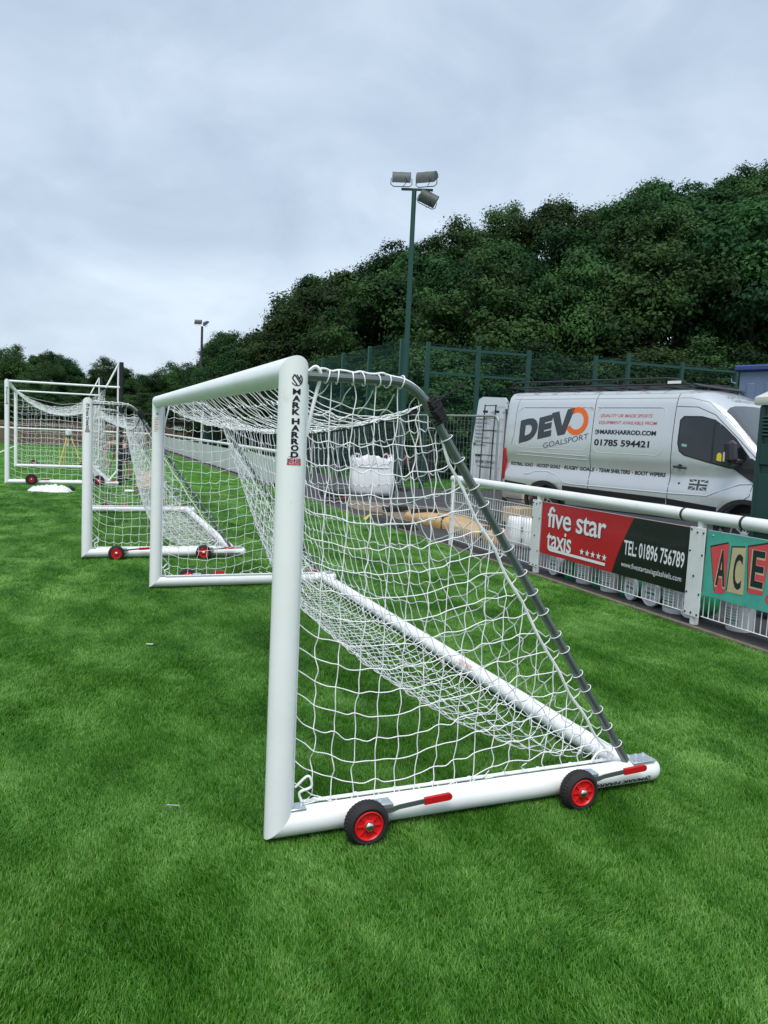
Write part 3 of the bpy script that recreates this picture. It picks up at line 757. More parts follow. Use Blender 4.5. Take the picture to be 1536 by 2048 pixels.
# ------------------------------------------------------------------ white perimeter fence
M_fence = mat('fence_white', (.74, .75, .73), .5, var=.10, scale=5, dirt=((.34, .35, .29), 7, .62, .55))
M_rail = mat('rail_white', (.76, .77, .75), .42, var=.08, scale=3, dirt=((.38, .38, .32), 4, .60, .6))
M_bolt = mat('bolt_dark', (.05, .05, .05), .5, metal=.5)
M_redb = mat('board_red', (.50, .005, .018), .30, var=.08, scale=2.5, coat=.3)
M_blkb = mat('board_black', (.006, .008, .009), .28, var=.2, scale=2.5, coat=.3)
M_teal = mat('board_teal', (.075, .43, .33), .45, var=.14, scale=9, dirt=((.25, .55, .47), 18, .64, .7))
M_coral = mat('board_coral', (.72, .075, .085), .45)
M_tan = mat('board_tan', (.58, .50, .27), .45)
M_ink = mat('board_ink', (.008, .022, .022), .45)
M_cream = mat('board_cream', (.62, .50, .33), .45)
M_panel = mat('ad_back_white', (.58, .60, .59), .55, var=.14, scale=.9, dirt=((.42, .43, .42), 3, .58, .5))
FX = 4.735
def bar_panel(f, y0, y1, z0, z1, step=.064):
    mb = MB(); n = int((y1-y0)/step)
    for k in range(n+1):
        y = y0+(y1-y0)*k/n; mb.box((FX+.002, y, (z0+z1)/2), (.006, .0065, z1-z0-.002))
    tag(mb.build('bars', M_fence, f, smooth=False), kind='stuff')
    for z in (z0, z0+(z1-z0)*.30, z0+(z1-z0)*.55, z0+(z1-z0)*.80, z1):
        MB().tube([(FX-.008, y0-.01, z), (FX-.008, y1+.01, z)], .0055, 6).build('wire', M_fence, f)
def near_fence():
    f = root('perimeter_fence', (0, 0, 0)); tag(f, 'near white pipe-rail fence with upright bars, carrying the taxi board', 'fence')
    posts = [-5.15, -2.55, .07, 2.70, 5.43, 7.80]
    for y0, y1 in ((-7.5, 2.20), (2.22, 2.92), (2.94, 7.62)): 
        MB().tube([(FX, y0+.004, 1.0), (FX, y1-.004, 1.0)], .060, 28).build('rail', M_rail, f)
    for y in (2.21, 2.93): MB().lathe([(.0625, -.014), (.0645, -.010), (.0645, .010), (.0625, .014)], o=(FX, y, 1.0), ax=(0, 1, 0), n=28, cap=False).build('coupling_ring', M_bolt, f)
    MB().lathe([(.060, 0), (.060, .22), (.055, .25), (.04, .27), (.001, .278)], o=(FX, 7.62, 1.0), ax=(0, 1, 0), n=28).build('rail_end', M_rail, f)
    for i, y in enumerate(posts):
        if i == len(posts)-1:
            MB().box((FX-.03, y, .45), (.05, .05, 1.02), bev=.006).build('post', M_fence, f)
            mb = MB()
            for z in (.15, .38, .62, .86): mb.lathe([(.010, 0), (.010, .004), (.005, .006)], o=(FX-.055, y, z), ax=(-1, 0, 0), n=8)
            tag(mb.build('bolts', M_bolt, f), kind='stuff'); continue
        MB().tube([(FX, y, -.05), (FX, y, .96)], .041, 20).build('post', M_rail, f)
        MB().box((FX-.045, y, .475), (.010, .195, .85), bev=.003).build('post_plate', M_fence, f)
        mb = MB(); rs = random.Random(i)
        for z in (.085, .27, .45, .66, .86):
            for dy in ((-.075, 0, .075) if z in (.085, .86) else (-.08, .075) if z != .45 else (.005,)):
                mb.lathe([(.010, 0), (.010, .005), (.005, .007)], o=(FX-.0505, y+dy, z+rs.uniform(-.015, .015)), ax=(-1, 0, 0), n=8)
        tag(mb.build('bolts', M_bolt, f), kind='stuff')
    for a, b in zip(posts[:-1], posts[1:]): bar_panel(f, a+.10, b-.10 if b < 7 else b-.03, .065, .885 if b < 7 else .80)
    return f
near_fence()
BX = FX-.022
def bmap(off=0.0): return lambda x, z: Vector((BX-.004-off, -x, z))          # board print: x runs towards the camera
def sign_board(name, y0, y1, z0, z1, m, label, cat='sign'):
    b = root(name, (0, 0, 0)); tag(b, label, cat)
    MB().box((BX, (y0+y1)/2, (z0+z1)/2), (.008, y1-y0, z1-z0), bev=.001).build('board', m, b)
    return b
b = sign_board('advert_board', 2.815, 5.335, .245, .885, M_redb, 'red and black taxi advertising board hung on the white fence', 'sign')
cv = [(-3.62+.0, .884)]
for k in range(9):
    t = k/8; cv.append((-3.62-.30*t+.06*math.sin(math.pi*t)*-.0-.10*t*(1-t), .884-.638*t))
blk = [(-2.816, .884)]+cv[1:]+[(-2.816, .246)]
decal('black_field', poly2d([(-2.816, .884)]+[(x, z) for x, z in cv]+[(-2.816, .246)]), bmap(.0015), M_blkb, b)
T = bmap(.003); T0 = bmap(.0022); TU = bmap(.0037)
def shadowed(VF, mtop, mshadow, d=(.008, -.008), parent=b, nm='lettering'):
    decal('letter_shadow', (VF[0]+np.array(d), VF[1]), T0, mshadow, parent); decal(nm, VF, TU if nm == 'underline' else T, mtop, parent)
M_shadow = mat('print_shadow', (.02, .01, .04), .5)
shadowed(fit2d(text2d('five star', 1, bold=.012, spacing=.93), -5.20, -4.06, .585, .845), M_offwhite, M_shadow)
shadowed(fit2d(text2d('taxis', 1, bold=.012, spacing=.93), -5.19, -4.68, .325, .555), M_offwhite, M_shadow)
shadowed(poly2d([(-5.165, .46), (-5.165, .345), (-5.15, .312), (-5.11, .295), (-4.035, .295), (-4.035, .328), (-5.105, .328), (-5.125, .335), (-5.133, .355), (-5.133, .46)]), M_offwhite, M_shadow, (.006, -.006), nm='underline')
for k in range(5):
    cx, cy = -4.47+k*.103, .385; P = []
    for q in range(10):
        a = R(90+36*q); r = .045 if q % 2 == 0 else .018; P.append((cx+r*math.cos(a), cy+r*math.sin(a)))
    V = np.array([(cx, cy)]+P); shadowed((V, [(0, 1+q, 1+(q+1) % 10) for q in range(10)]), M_offwhite, M_shadow, (.005, -.005), nm='star')
decal('lettering', fit2d(text2d('TEL: 01896 756789', 1, bold=.016), -3.745, -2.86, .475, .635), T, M_offwhite, b)
decal('lettering', fit2d(text2d('www.fivestartaxisgalashiels.com', 1, bold=.0), -3.77, -2.88, .325, .40), T, M_offwhite, b)
b2 = sign_board('advert_board', .20, 2.605, .275, .885, M_teal, 'teal advertising board with ACE lettering at the right edge', 'sign')
def tile(pts, m, d=(-.010, .012)):
    decal('letter_shadow', poly2d([(x+d[0], z+d[1]) for x, z in pts]), bmap(.0018), M_ink, b2); decal('letter_tile', poly2d(pts), bmap(.0028), m, b2)
def acel(ch, x0, x1, z0, z1):
    VF = fit2d(text2d(ch, 1, bold=.02), x0, x1, z0, z1)
    VO = fit2d(text2d(ch, 1, bold=.045), x0-.014, x1+.006, z0-.018, z1+.004)
    decal('letter_outline', VO, bmap(.0036), M_cream, b2); decal('lettering', VF, bmap(.0046), M_ink, b2)
tile([(-2.545, .735), (-2.335, .800), (-2.335, .345), (-2.455, .325)], M_coral); acel('A', -2.455, -2.345, .40, .73)
tile([(-2.295, .770), (-2.145, .790), (-2.130, .370), (-2.315, .365)], M_tan); acel('C', -2.262, -2.165, .405, .725)
tile([(-2.12, .800), (-1.885, .865), (-1.93, .415), (-2.085, .400)], M_coral); acel('E', -2.065, -1.935, .465, .785)
acel('O', -1.86, -1.70, .50, .82); acel('R', -1.64, -1.50, .50, .80)
decal('lettering', fit2d(text2d('ON THE', 1, bold=.02), -1.90, -1.35, .345, .44), bmap(.003), M_coral, b2)
for x in (-2.53, -1.87, -1.2, -.6): MB().ball((BX-.006, -x, .845), (.006, .010, .010)).build('screw', M_zinc, b2)

def long_fence(name, label, p0, p1, spacing, zb0, zb1, rail_r=.055, along='y', boards=True, mboard=None):
    f = root(name, (p0[0], p0[1], 0), math.atan2(p1[1]-p0[1], p1[0]-p0[0])); tag(f, label, 'fence')
    L = math.hypot(p1[0]-p0[0], p1[1]-p0[1]); n = max(1, int(round(L/spacing)))
    MB().tube([(0, 0, 1.0), (L, 0, 1.0)], rail_r, 16).build('rail', M_rail, f)
    pm = None; bmesh_ = None
    for k in range(n+1):
        if pm is None: o = MB().tube([(0, 0, -.05), (0, 0, .95)], .042, 12).build('post', M_rail, f); pm = o.data
        else: o = link('post', pm, f)
        o.location.x = L*k/n
        if k < n and boards:
            if bmesh_ is None:
                o = MB().box((L/n/2, .05, (zb0+zb1)/2), (L/n-.05, .012, zb1-zb0), bev=.002).build('board', mboard or M_panel, f); bmesh_ = o.data
            else: o = link('board', bmesh_, f)
            o.location.x = L*k/n
    return f
long_fence('perimeter_fence', 'long white boarded fence running away behind the nearest goal', (4.80, 19.2), (4.95, 50.8), 2.62, .02, .84)
long_fence('perimeter_fence', 'white rail fence across the far end of the pitch', (4.9, 51.0), (-46, 51.2), 3.0, .1, .8, boards=False)

# ------------------------------------------------------------------ tall green ball-court fence
M_green = mat('green_fence_paint', (.004, .054, .040), .42, var=.12, scale=4)
M_gmesh = mat('green_mesh_wire', (.005, .056, .042), .5)
def mesh_panel(f, a, b, z0, z1, lean=0, sv=.052, sh=.20):
    """welded wire panel between two plan points"""
    a = np.array(a, float); b = np.array(b, float); L = np.linalg.norm(b-a); d = (b-a)/L; nrm = np.array([-d[1], d[0]])
    mb = MB(); n = int(L/sv); t = .0065; V = []; Fs = []
    def wire(p, q, wx):
        i = len(V); 
        for e in (p, q):
            for sgn in (-1, 1): V.append(e+wx*sgn*t/2)
        Fs.append((i, i+1, i+3, i+2))
        i = len(V); wn = np.append(nrm, 0)*t/2
        for e in (p, q):
            for sgn in (-1, 1): V.append(e+wn*sgn)
        Fs.append((i, i+1, i+3, i+2))
    d3 = np.append(d, 0); zz = np.array([0, 0, 1.0])
    for k in range(1, n):
        p = a+d*(L*k/n); wire(np.append(p, z0), np.append(p, z1), d3)
    m = int((z1-z0)/sh)
    for k in range(m+1):
        z = z0+(z1-z0)*k/m; wire(np.append(a, z), np.append(b, z), zz*1.6)
    mb.add(V, Fs); o = mb.build('mesh_panel', M_gmesh, f, smooth=False); tag(o, kind='stuff'); return o
def court_fence(label, pts, H, gate=()):
    f = root('ball_court_fence', (0, 0, 0)); tag(f, label, 'fence')
    pm = None
    for i, p in enumerate(pts):
        h = p[2] if len(p) > 2 else H
        MB().box((p[0], p[1], h/2-.02), (.125, .10, h+.04), bev=.006).build('post', M_green, f)
        if i+1 < len(pts):
            q = pts[i+1]; mesh_panel(f, p[:2], q[:2], .06, H-.05)
            if i in gate:
                for z in (H-.16, H-.95): 
                    c = ((p[0]+q[0])/2, (p[1]+q[1])/2, z); L = math.hypot(q[0]-p[0], q[1]-p[1])
                    MB().box(c, (L-.09, .06, .08), rz=math.atan2(q[1]-p[1], q[0]-p[0])).build('cross_rail', M_green, f)
    return f
court_fence('tall green mesh ball-court fence running back behind the bulk bag', [(8.70, 19.60), (8.62, 22.2), (8.60, 24.95), (8.62, 27.6), (8.66, 30.3), (8.70, 33.0), (8.74, 35.7), (8.78, 38.4)], 4.62)
court_fence('tall green mesh ball-court fence with cross rails behind the van', [(8.86, 19.60), (9.62, 19.64), (11.35, 19.50), (13.12, 19.30), (15.52, 18.95), (16.75, 18.80, 4.78), (18.9, 18.6), (21.2, 18.4), (23.6, 18.2), (26.0, 18.0)], 4.62, gate=(1, 2, 4, 5, 6))

# ------------------------------------------------------------------ temporary fence panels
M_galv = mat('galvanised_tube', (.34, .36, .36), .45, metal=.7, var=.15)
M_foot = mat('rubber_foot', (.03, .03, .03), .9)
def temp_panel(a, b, H, label):
    a = np.array(a, float); b = np.array(b, float); L = np.linalg.norm(b-a)
    f = root('temporary_fence_panel', (a[0], a[1], 0), math.atan2(b[1]-a[1], b[0]-a[0])); tag(f, label, 'fence', 'temporary steel fence panels')
    r = .12; P = [(0, 0, .02), (0, 0, H-r)]
    for k in range(1, 6): t = R(18*k); P.append((r-r*math.cos(t), 0, H-r+r*math.sin(t)))
    P += [(L-r, 0, H)]
    for k in range(1, 6): t = R(18*k); P.append((L-r+r*math.sin(t), 0, H-r+r*math.cos(t)))
    P += [(L, 0, .02)]
    MB().tube(P, .021, 10).build('frame', M_galv, f)
    MB().tube([(0, 0, .16), (L, 0, .16)], .018, 8).build('lower_rail', M_galv, f)
    mb = MB(); t = .0035; n = int(L/.10)
    for k in range(1, n): mb.box((L*k/n, 0, (H+.16)/2), (t, t, H-.16))
    for k in range(9): mb.box((L/2, 0, .3+k*(H-.4)/8), (L, t, t))
    tag(mb.build('mesh_panel', M_galv, f, smooth=False), kind='stuff')
    for x in (0, L): MB().box((x, 0, .05), (.22, .60, .10), bev=.02).build('foot', M_foot, f)
    return f
temp_panel((5.80, 12.65), (6.60, 9.80), 2.08, 'temporary steel fence panel standing in front of the open van door')
temp_panel((5.54, 16.38), (4.86, 19.0), 2.06, 'temporary steel fence panel closing the end of the boarded fence')
temp_panel((5.66, 16.36), (8.45, 18.6), 2.04, 'temporary steel fence panel behind the white bulk bag')

# ------------------------------------------------------------------ floodlights
M_lamph = mat('lamp_housing', (.085, .10, .093), .55, var=.25, scale=12)
M_lens = mat('lamp_glass', (.25, .28, .30), .15)
def flood_head(parent, loc, yaw, tilt, s=1.0, roll=0.0):
    h = bpy.data.objects.new('lamp_head', None); COL.objects.link(h); h.parent = parent; h.location = loc; h.rotation_euler = (tilt, roll, yaw); h.scale = (s, s, s)
    prof = [(-.19, -.16), (-.21, -.05), (-.20, .08), (-.15, .17), (-.05, .215), (.06, .215), (.14, .18), (.20, .10)]
    mb = MB(); nx = 9; V = []; Fs = []
    for i in range(nx):
        x = -.30+.60*i/(nx-1); k = 1.0 if i % 4 else 1.03
        for (y, z) in prof: V.append((x, y*k, z*k))
    m = len(prof)
    for i in range(nx-1):
        for j in range(m-1): Fs.append((i*m+j, i*m+j+1, (i+1)*m+j+1, (i+1)*m+j))
    Fs.append(tuple(range(m))); Fs.append(tuple(range((nx-1)*m+m-1, (nx-1)*m-1, -1)))
    mb.add(V, Fs); mb.build('housing', M_lamph, h)
    MB().box((0, .0, -.03), (.585, .40, .012), rot=(R(33), 0, 0)).build('lens', M_lens, h)
    MB().tube([(-.335, -.05, .02), (-.345, -.05, -.17), (-.26, -.05, -.24), (.26, -.05, -.24), (.345, -.05, -.17), (.335, -.05, .02)], .014, 6).build('bracket', M_darkp, h)
    MB().tube([(.12, -.21, .02), (.20, -.24, -.12), (.05, -.10, -.26)], .010, 6).build('cable', M_blackp, h)
    return h
f = root('floodlight_pole', (8.66, 19.15, 0)); tag(f, 'tall green floodlight pole with three lamp heads beside the court fence', 'floodlight')
MB().tube([(0, 0, -.05), (0, 0, 8.98)], [.095, .075], 8).build('pole', M_green, f)
MB().box((.08, -.03, 8.99), (.95, .06, .06), rz=R(-24)).build('cross_arm', M_green, f)
flood_head(f, (-.37, .14, 9.26), R(-24), R(0), .92); flood_head(f, (.34, -.14, 9.30), R(-44), R(0), .96)
flood_head(f, (.40, -.16, 8.74), R(-24), R(30), .88, R(24))
f = root('floodlight_pole', (8.02, 56.2, 0)); tag(f, 'distant slim floodlight pole with a pair of lamps over the far trees', 'floodlight')
MB().tube([(0, 0, -.05), (0, 0, 9.0)], [.11, .085], 8).build('pole', M_darkp, f)
flood_head(f, (-.28, 0, 9.28), R(-20), R(10), .82); flood_head(f, (.30, 0, 9.22), R(-80), R(10), .82)
f = root('street_lamp', tuple(at(1287, 700, 34.0)*np.array([1, 1, 0]))); tag(f, 'thin pale lamp post rising behind the court fence', 'lamp post')
MB().tube([(0, 0, 0), (0, 0, 5.78)], [.055, .035], 8).build('pole', M_galv, f)
MB().box((.14, -.06, 5.80), (.34, .12, .07), rz=R(-22), bev=.01).build('lamp_head', M_galv, f)
# ------------------------------------------------------------------ delivery van
M_van = mat('silver_paint', (.64, .66, .67), .25, metal=.48, var=.03, scale=2, coat=.5)
M_glass = mat('dark_glass', (.010, .013, .015), .06, var=.05, spec=.8)
M_seam = mat('panel_gap', (.02, .02, .022), .6)
M_devo = mat('vinyl_grey', (.045, .055, .065), .4); M_orange = mat('vinyl_orange', (.80, .14, .008), .4); M_vred = mat('vinyl_red', (.62, .10, .06), .4)
M_tail = mat('tail_lamp', (.35, .008, .012), .18, coat=.5)
M_wheelr = mat('van_wheel_trim', (.45, .46, .47), .35, metal=.6)
VL = 5.98; VW = 1.03
RING = [(.90, .40), (.99, .50), (1.02, .64), (1.03, .87), (1.027, 1.0), (.990, 1.10), (.984, 1.22), (1.016, 1.33), (1.026, 1.44), (1.012, 1.80), (.985, 2.12), (.955, 2.34), (.91, 2.46), (.83, 2.535), (.68, 2.575), (.35, 2.60), (0, 2.605)]
def ztop(s):
    return float(np.interp(s, [-1, 3.75, 3.95, 4.2, 4.45, 4.75, 5.15, 5.35, 5.6, 5.85, 5.96], [2.605, 2.605, 2.585, 2.49, 2.34, 2.02, 1.585, 1.45, 1.33, 1.12, .85]))
def ring(s):
    zt = ztop(s); zb = min(1.32, zt-.25); k = (zt-zb)/(2.605-zb)
    wk = float(np.interp(s, [-.02, .10, .30, 4.9, 5.5, 5.8, 5.98], [.965, .99, 1, 1, .965, .90, .78]))
    return [(w_*wk*(1-(.06*(1-k) if z > 1.32 else 0)), z if z <= zb else zb+(z-zb)*k) for w_, z in RING]
def side_y(s, z):
    rg = ring(s); zs = [q[1] for q in rg]; ws = [q[0] for q in rg]
    return VW-float(np.interp(z, zs, ws))
def van():
    v = root('delivery_van', (7.17, 10.55, .02), R(-73.8)); tag(v, 'silver long-wheelbase delivery van with black roof rack and rear door open', 'van')
    st = [0, .05, .14, .30]+list(np.arange(.5, 3.8, .3))+[3.75, 3.9, 4.05, 4.2, 4.32, 4.45, 4.6, 4.75, 4.95, 5.15, 5.3, 5.45, 5.6, 5.75, 5.87, 5.95, 5.98]
    V = []; Fs = []; m = len(RING)
    for s_ in st:
        rg = ring(s_)
        for w_, z in rg: V.append((s_, VW-w_, z))
        for w_, z in rg[-2::-1]: V.append((s_, VW+w_, z))
    n = 2*m-1
    for i in range(len(st)-1):
        for j in range(n-1): Fs.append((i*n+j, i*n+j+1, (i+1)*n+j+1, (i+1)*n+j))
        Fs.append((i*n+n-1, i*n, (i+1)*n, (i+1)*n+n-1))
    Fs.append(tuple(range((len(st)-1)*n+n-1, (len(st)-1)*n-1, -1)))
    body = MB().add(V, Fs).build('body', M_van, v, ang=35)
    # wheel arches cut through the flanks
    cutters = []
    for sx in (1.10, 4.97):
        for y in (.10, 2*VW-.10):
            c = MB().lathe([(.445, -.30), (.445, .30)], o=(sx, y, .40), ax=(0, 1, 0), n=32).build('arch_cutter', M_van, v); cutters.append(c)
    for c in cutters:
        bo = body.modifiers.new('b', 'BOOLEAN'); bo.operation = 'DIFFERENCE'; bo.object = c; bo.solver = 'EXACT'
    dg = bpy.context.evaluated_depsgraph_get(); me = bpy.data.meshes.new_from_object(body.evaluated_get(dg)); body.modifiers.clear(); body.data = me
    for c in cutters: bpy.data.objects.remove(c)
    S = lambda off: (lambda s_, z: Vector((s_, side_y(s_, z)-off, z)))
    S1 = S(.0025); S2 = S(.004)
    # black cladding band and arches
    mb = MB()
    for a, b_ in ((.10, .66), (1.54, 3.655), (3.675, 4.53)):
        q = [(a, .47), (b_, .47), (b_, .80), (a, .84)] if a < 3 else [(a, .47), (b_, .47), (b_, .74), (a, .80)]
        mb.prism(q, lambda x, z, h: (x, side_y(x, z)+.03-h, z), .045)
    mb.build('sill_cladding', M_blackp, v)
    for sx in (1.10, 4.97):
        for far in (0, 1):
            mb = MB(); P = []
            for k in range(25):
                a = R(-8+196*k/24); r0, r1 = .43, .50
                for r in (r0, r1): P.append((sx+r*math.cos(a), .40+r*math.sin(a)))
            VV = []; FF = []
            for h in (.03, -.014):
                for x, z in P:
                    y = side_y(x, max(z, .45))+h if not far else 2*VW-side_y(x, max(z, .45))-h; VV.append((x, y, z))
            for k in range(24):
                a = 2*k
                FF += [(a, a+1, a+3, a+2), (50+a, 50+a+2, 50+a+3, 50+a+1), (a, a+2, 50+a+2, 50+a), (a+1, 50+a+1, 50+a+3, a+3)]
            mb.add(VV, FF).build('wheel_arch', M_blackp, v)
            w_ = bpy.data.objects.new('wheel', None); COL.objects.link(w_); w_.parent = v; w_.location = (sx, .07 if not far else 2*VW-.07, .355); w_.empty_display_size = .1
            sg = 1 if not far else -1; A = (0, sg, 0)
            MB().lathe([(.22, .0), (.27, -.012), (.325, -.006), (.352, .03), (.355, .10), (.352, .19), (.32, .22), (.22, .21)], ax=A, n=48).build('tyre', M_tyre, w_)
            mb = MB(); mb.lathe([(.225, .005), (.222, -.010), (.205, -.004), (.198, .03), (.05, .03)], ax=A, n=40); mb.lathe([(.06, .03), (.06, -.012), (.04, -.02), (.001, -.02)], ax=A, n=24)
            for k in range(10):
                a = 2*math.pi*k/10; mb.box((.125*math.cos(a), sg*.006, .125*math.sin(a)), (.155, .025, .022), rot=(0, -a, 0))
            mb.build('rim', M_wheelr, w_)
            MB().box((sx, .28 if not far else 2*VW-.28, .62), (.9, .08, .5)).build('arch_liner', M_blackp, v)
    # seams and pressed panels
    def line(pts, wd=.010, m=M_seam, off=.003, nm='seam'):
        L = [strip2d(p, q, wd) for p, q in zip(pts[:-1], pts[1:])]
        return decal(nm, merge2d(*L), S(off), m, v, cuty=.06, cutx=.2)
    line([(.30, 2.50), (.26, 2.2), (.26, 1.75), (.20, 1.55)], .006); line([(2.10, 2.52), (2.11, .48)]); line([(3.68, 2.50), (3.68, 1.75), (3.69, 1.3), (3.67, .48)]); line([(3.69, 2.29), (4.05, 2.28), (4.35, 2.16), (4.75, 1.80), (5.06, 1.50), (5.06, 1.25), (5.02, .95), (4.90, .86)], .009)
    def rrect(x0, x1, z0, z1, r, cham=0):
        P = []
        for cx, cz, a0 in ((x1-r, z1-r, 0), (x0+r, z1-r, 90), (x0+r, z0+r, 180), (x1-r, z0+r, 270)):
            for k in range(6): a = R(a0+18*k); P.append((cx+r*math.cos(a), cz+r*math.sin(a)))
        return P
    def press(P, r=.009, nm='pressing', closed=True):
        Q = []
        PP = P+[P[0]] if closed else P
        for (a, b_), (c, d) in zip(PP[:-1], PP[1:]):
            k = max(1, int(math.hypot(c-a, d-b_)/.12))
            for t in range(k): Q.append((a+(c-a)*t/k, b_+(d-b_)*t/k))
        if not closed: Q.append(P[-1])
        MB().tube([(x, side_y(x, z)+r*.55, z) for x, z in Q], r, 8, closed=closed).build(nm, M_van, v)
    press(rrect(.30, 2.06, 1.50, 2.27, .16)); press(rrect(2.16, 3.52, 1.48, 2.27, .12))
    line([(.45, 2.265), (2.05, 2.265)], .008); line([(2.16, 2.265), (3.45, 2.265)], .008)
    press([(.40, 1.42), (2.04, 1.40)], .012, closed=False); press([(.36, 1.36), (2.05, 1.335)], .010, closed=False)
    press([(.15, 2.43), (3.9, 2.43), (4.2, 2.36), (4.5, 2.13), (4.9, 1.76)], .012, closed=False)
    press([(.60, 1.0), (.70, 1.0), (.86, 1.06), (1.15, 1.075), (1.38, 1.02), (1.56, .90), (1.72, .88), (3.66, .885), (4.35, .90), (4.62, 1.02), (4.85, 1.12), (5.1, 1.14)], .016, closed=False)
    # windows
    win = [(3.80, 2.05), (3.80, 1.70), (3.84, 1.58), (3.93, 1.52), (4.30, 1.44), (4.66, 1.37), (4.92, 1.36), (5.02, 1.40), (4.92, 1.55), (4.70, 1.80), (4.50, 1.97), (4.36, 2.06), (4.15, 2.11), (3.86, 2.11)]
    decal('window_seal', poly2d([(x+(x-4.35)*.045, z+(z-1.73)*.075) for x, z in win]), S(.002), M_blackp, v, cutx=.12, cuty=.08)
    decal('side_window', poly2d(win), S(.005), M_glass, v, cutx=.12, cuty=.08)
    decal('window_divider', strip2d((4.36, 2.04), (4.38, 1.43), .03), S(.008), M_blackp, v, cuty=.08)
    decal('sticker', poly2d([(4.46, 1.46), (4.535, 1.445), (4.535, 1.545), (4.515, 1.575), (4.48, 1.58), (4.46, 1.55)]), S(.009), mat('sticker_yellow', (.72, .55, .01), .5), v)
    decal('sticker', poly2d([(3.86, 1.655), (3.95, 1.645), (3.95, 1.685), (3.86, 1.695)]), S(.009), mat('sticker_teal', (.25, .50, .48), .5), v)
    mb = MB(); VV = []; FF = []; ss = np.linspace(4.47, 5.14, 8); ks = [10, 11, 12, 13, 14, 15, 16]
    for s_ in ss:
        rg = ring(s_); row = [rg[k] for k in ks]
        pr_ = [(VW-w_*.97, z) for w_, z in row]+[(VW+w_*.97, z) for w_, z in row[-2::-1]]
        for y, z in pr_: VV.append((s_+.012, y, z+.014))
    c = 2*len(ks)-1
    for i in range(len(ss)-1):
        for j in range(c-1): FF.append((i*c+j, i*c+j+1, (i+1)*c+j+1, (i+1)*c+j))
    mb.add(VV, FF).build('windscreen', mat('windscreen_glass', (.07, .085, .09), .07, spec=.9), v)
    # mirror, handle, tail lamp, bonnet lettering
    mb = MB(); mb.box((4.79, -.20, 1.60), (.15, .20, .34), bev=.05, rot=(0, R(-8), 0)); mb.box((4.83, -.07, 1.46), (.10, .20, .08), bev=.02)
    mi = mb.build('mirror', M_blackp, v); MB().box((4.725, -.235, 1.52), (.03, .10, .15), bev=.012).build('indicator', mat('clear_lamp', (.62, .63, .62), .15), mi)
    decal('mirror_base', poly2d([(4.70, 1.36), (5.10, 1.12), (5.10, 1.45), (4.98, 1.52)]), S(.010), M_blackp, v, cutx=.1, cuty=.08)
    mb = MB(); mb.tube([(3.75, side_y(3.75, 1.32)-.008, 1.325), (3.79, -.035, 1.322), (3.92, -.038, 1.313), (3.965, side_y(3.96, 1.31)-.008, 1.31)], .017, 8); mb.lathe([(.04, 0), (.035, .012), (.001, .014)], o=(3.86, side_y(3.86, 1.33)-.001, 1.33), ax=(0, -1, 0), n=16)
    mb.build('door_handle', M_blackp, v)
    MB().lathe([(.018, 0), (.016, .006), (.001, .007)], o=(3.86, side_y(3.86, 1.05)-.001, 1.06), ax=(0, -1, 0), n=14).build('lock_cap', M_darkp, v)
    MB().box((.035, .035, 1.17), (.09, .075, .62), bev=.02).build('tail_lamp', M_tail, v)
    MB().box((.02, VW, .48), (.12, 1.9, .18), bev=.03).build('rear_bumper', M_blackp, v)
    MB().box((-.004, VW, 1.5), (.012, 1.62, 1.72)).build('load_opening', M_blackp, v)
    # print on the flank
    def put(body_, x0, x1, z0, z1, m, bold=0.0, shear=0.0, slope=0.0, nm='lettering', spacing=1.0):
        V_, F_ = fit2d(text2d(body_, 1, bold=bold, shear=shear, spacing=spacing), x0, x1, z0, z1); V_ = V_.copy(); V_[:, 1] += (V_[:, 0]-x0)*slope
        decal(nm, (V_, F_), S2, m, v, cutx=.25, cuty=.06)
    put('D', .40, .84, 1.575, 2.015, M_devo, .07, slope=.22); put('E', .86, 1.18, 1.665, 2.075, M_devo, .075, slope=.22)
    decal('lettering', poly2d([(1.145, 2.165), (1.31, 2.20), (1.42, 1.93), (1.50, 2.235), (1.665, 2.27), (1.50, 1.78), (1.34, 1.745)]), S2, M_devo, v, cutx=.25, cuty=.06)
    # the big O: a heavy orange ring with the V biting into it
    P = ring2d(1.735, 2.025, .155, .255, -150, 128, 40); decal('lettering', (P[0]*np.array([1.0, 1.0]), P[1]), S2, M_orange, v, cutx=.25, cuty=.06)
    decal('lettering', ring2d(2.045, 2.24, .020, .026, 0, 360, 16), S2, M_orange, v)
    put('GOALSPORT', 1.02, 2.03, 1.50, 1.60, M_devo, -.006, slope=.21)
    put('QUALITY UK MADE SPORTS', 2.24, 3.27, 2.092, 2.158, M_vred, .004, shear=.18); put('EQUIPMENT AVAILABLE FROM', 2.22, 3.37, 1.972, 2.038, M_vred, .004, shear=.18)
    put('MARKHARROD.COM', 2.27, 3.375, 1.805, 1.885, M_black, .035); decal('logo', logo2d(2.205, 1.845, .048), S2, M_black, v)
    put('01785 594421', 2.17, 3.27, 1.60, 1.715, M_black, .03)
    xs = [(.20, .77, 'FOOTBALL GOALS'), (.86, 1.43, 'HOCKEY GOALS'), (1.52, 2.05+.14, 'RUGBY GOALS'), (2.29, 2.93, 'TEAM SHELTERS'), (3.02, 3.60, 'BOOT WIPERS')]
    for x0, x1, t in xs: put(t, x0, x1, 1.140, 1.208, M_black, .034, shear=.12)
    for (a, b_, _), (c, _, _) in zip(xs[:-1], xs[1:]):
        q = (b_+c)/2; decal('bullet_mark', ring2d(q, 1.172, .0005, .016, 0, 360, 10), S2, M_vred, v)
    decal('flag_print', poly2d([(4.03, .975), (4.35, .975), (4.35, 1.145), (4.03, 1.145)]), S(.0035), mat('flag_grey', (.55, .57, .58), .4), v, cutx=.2, cuty=.05)
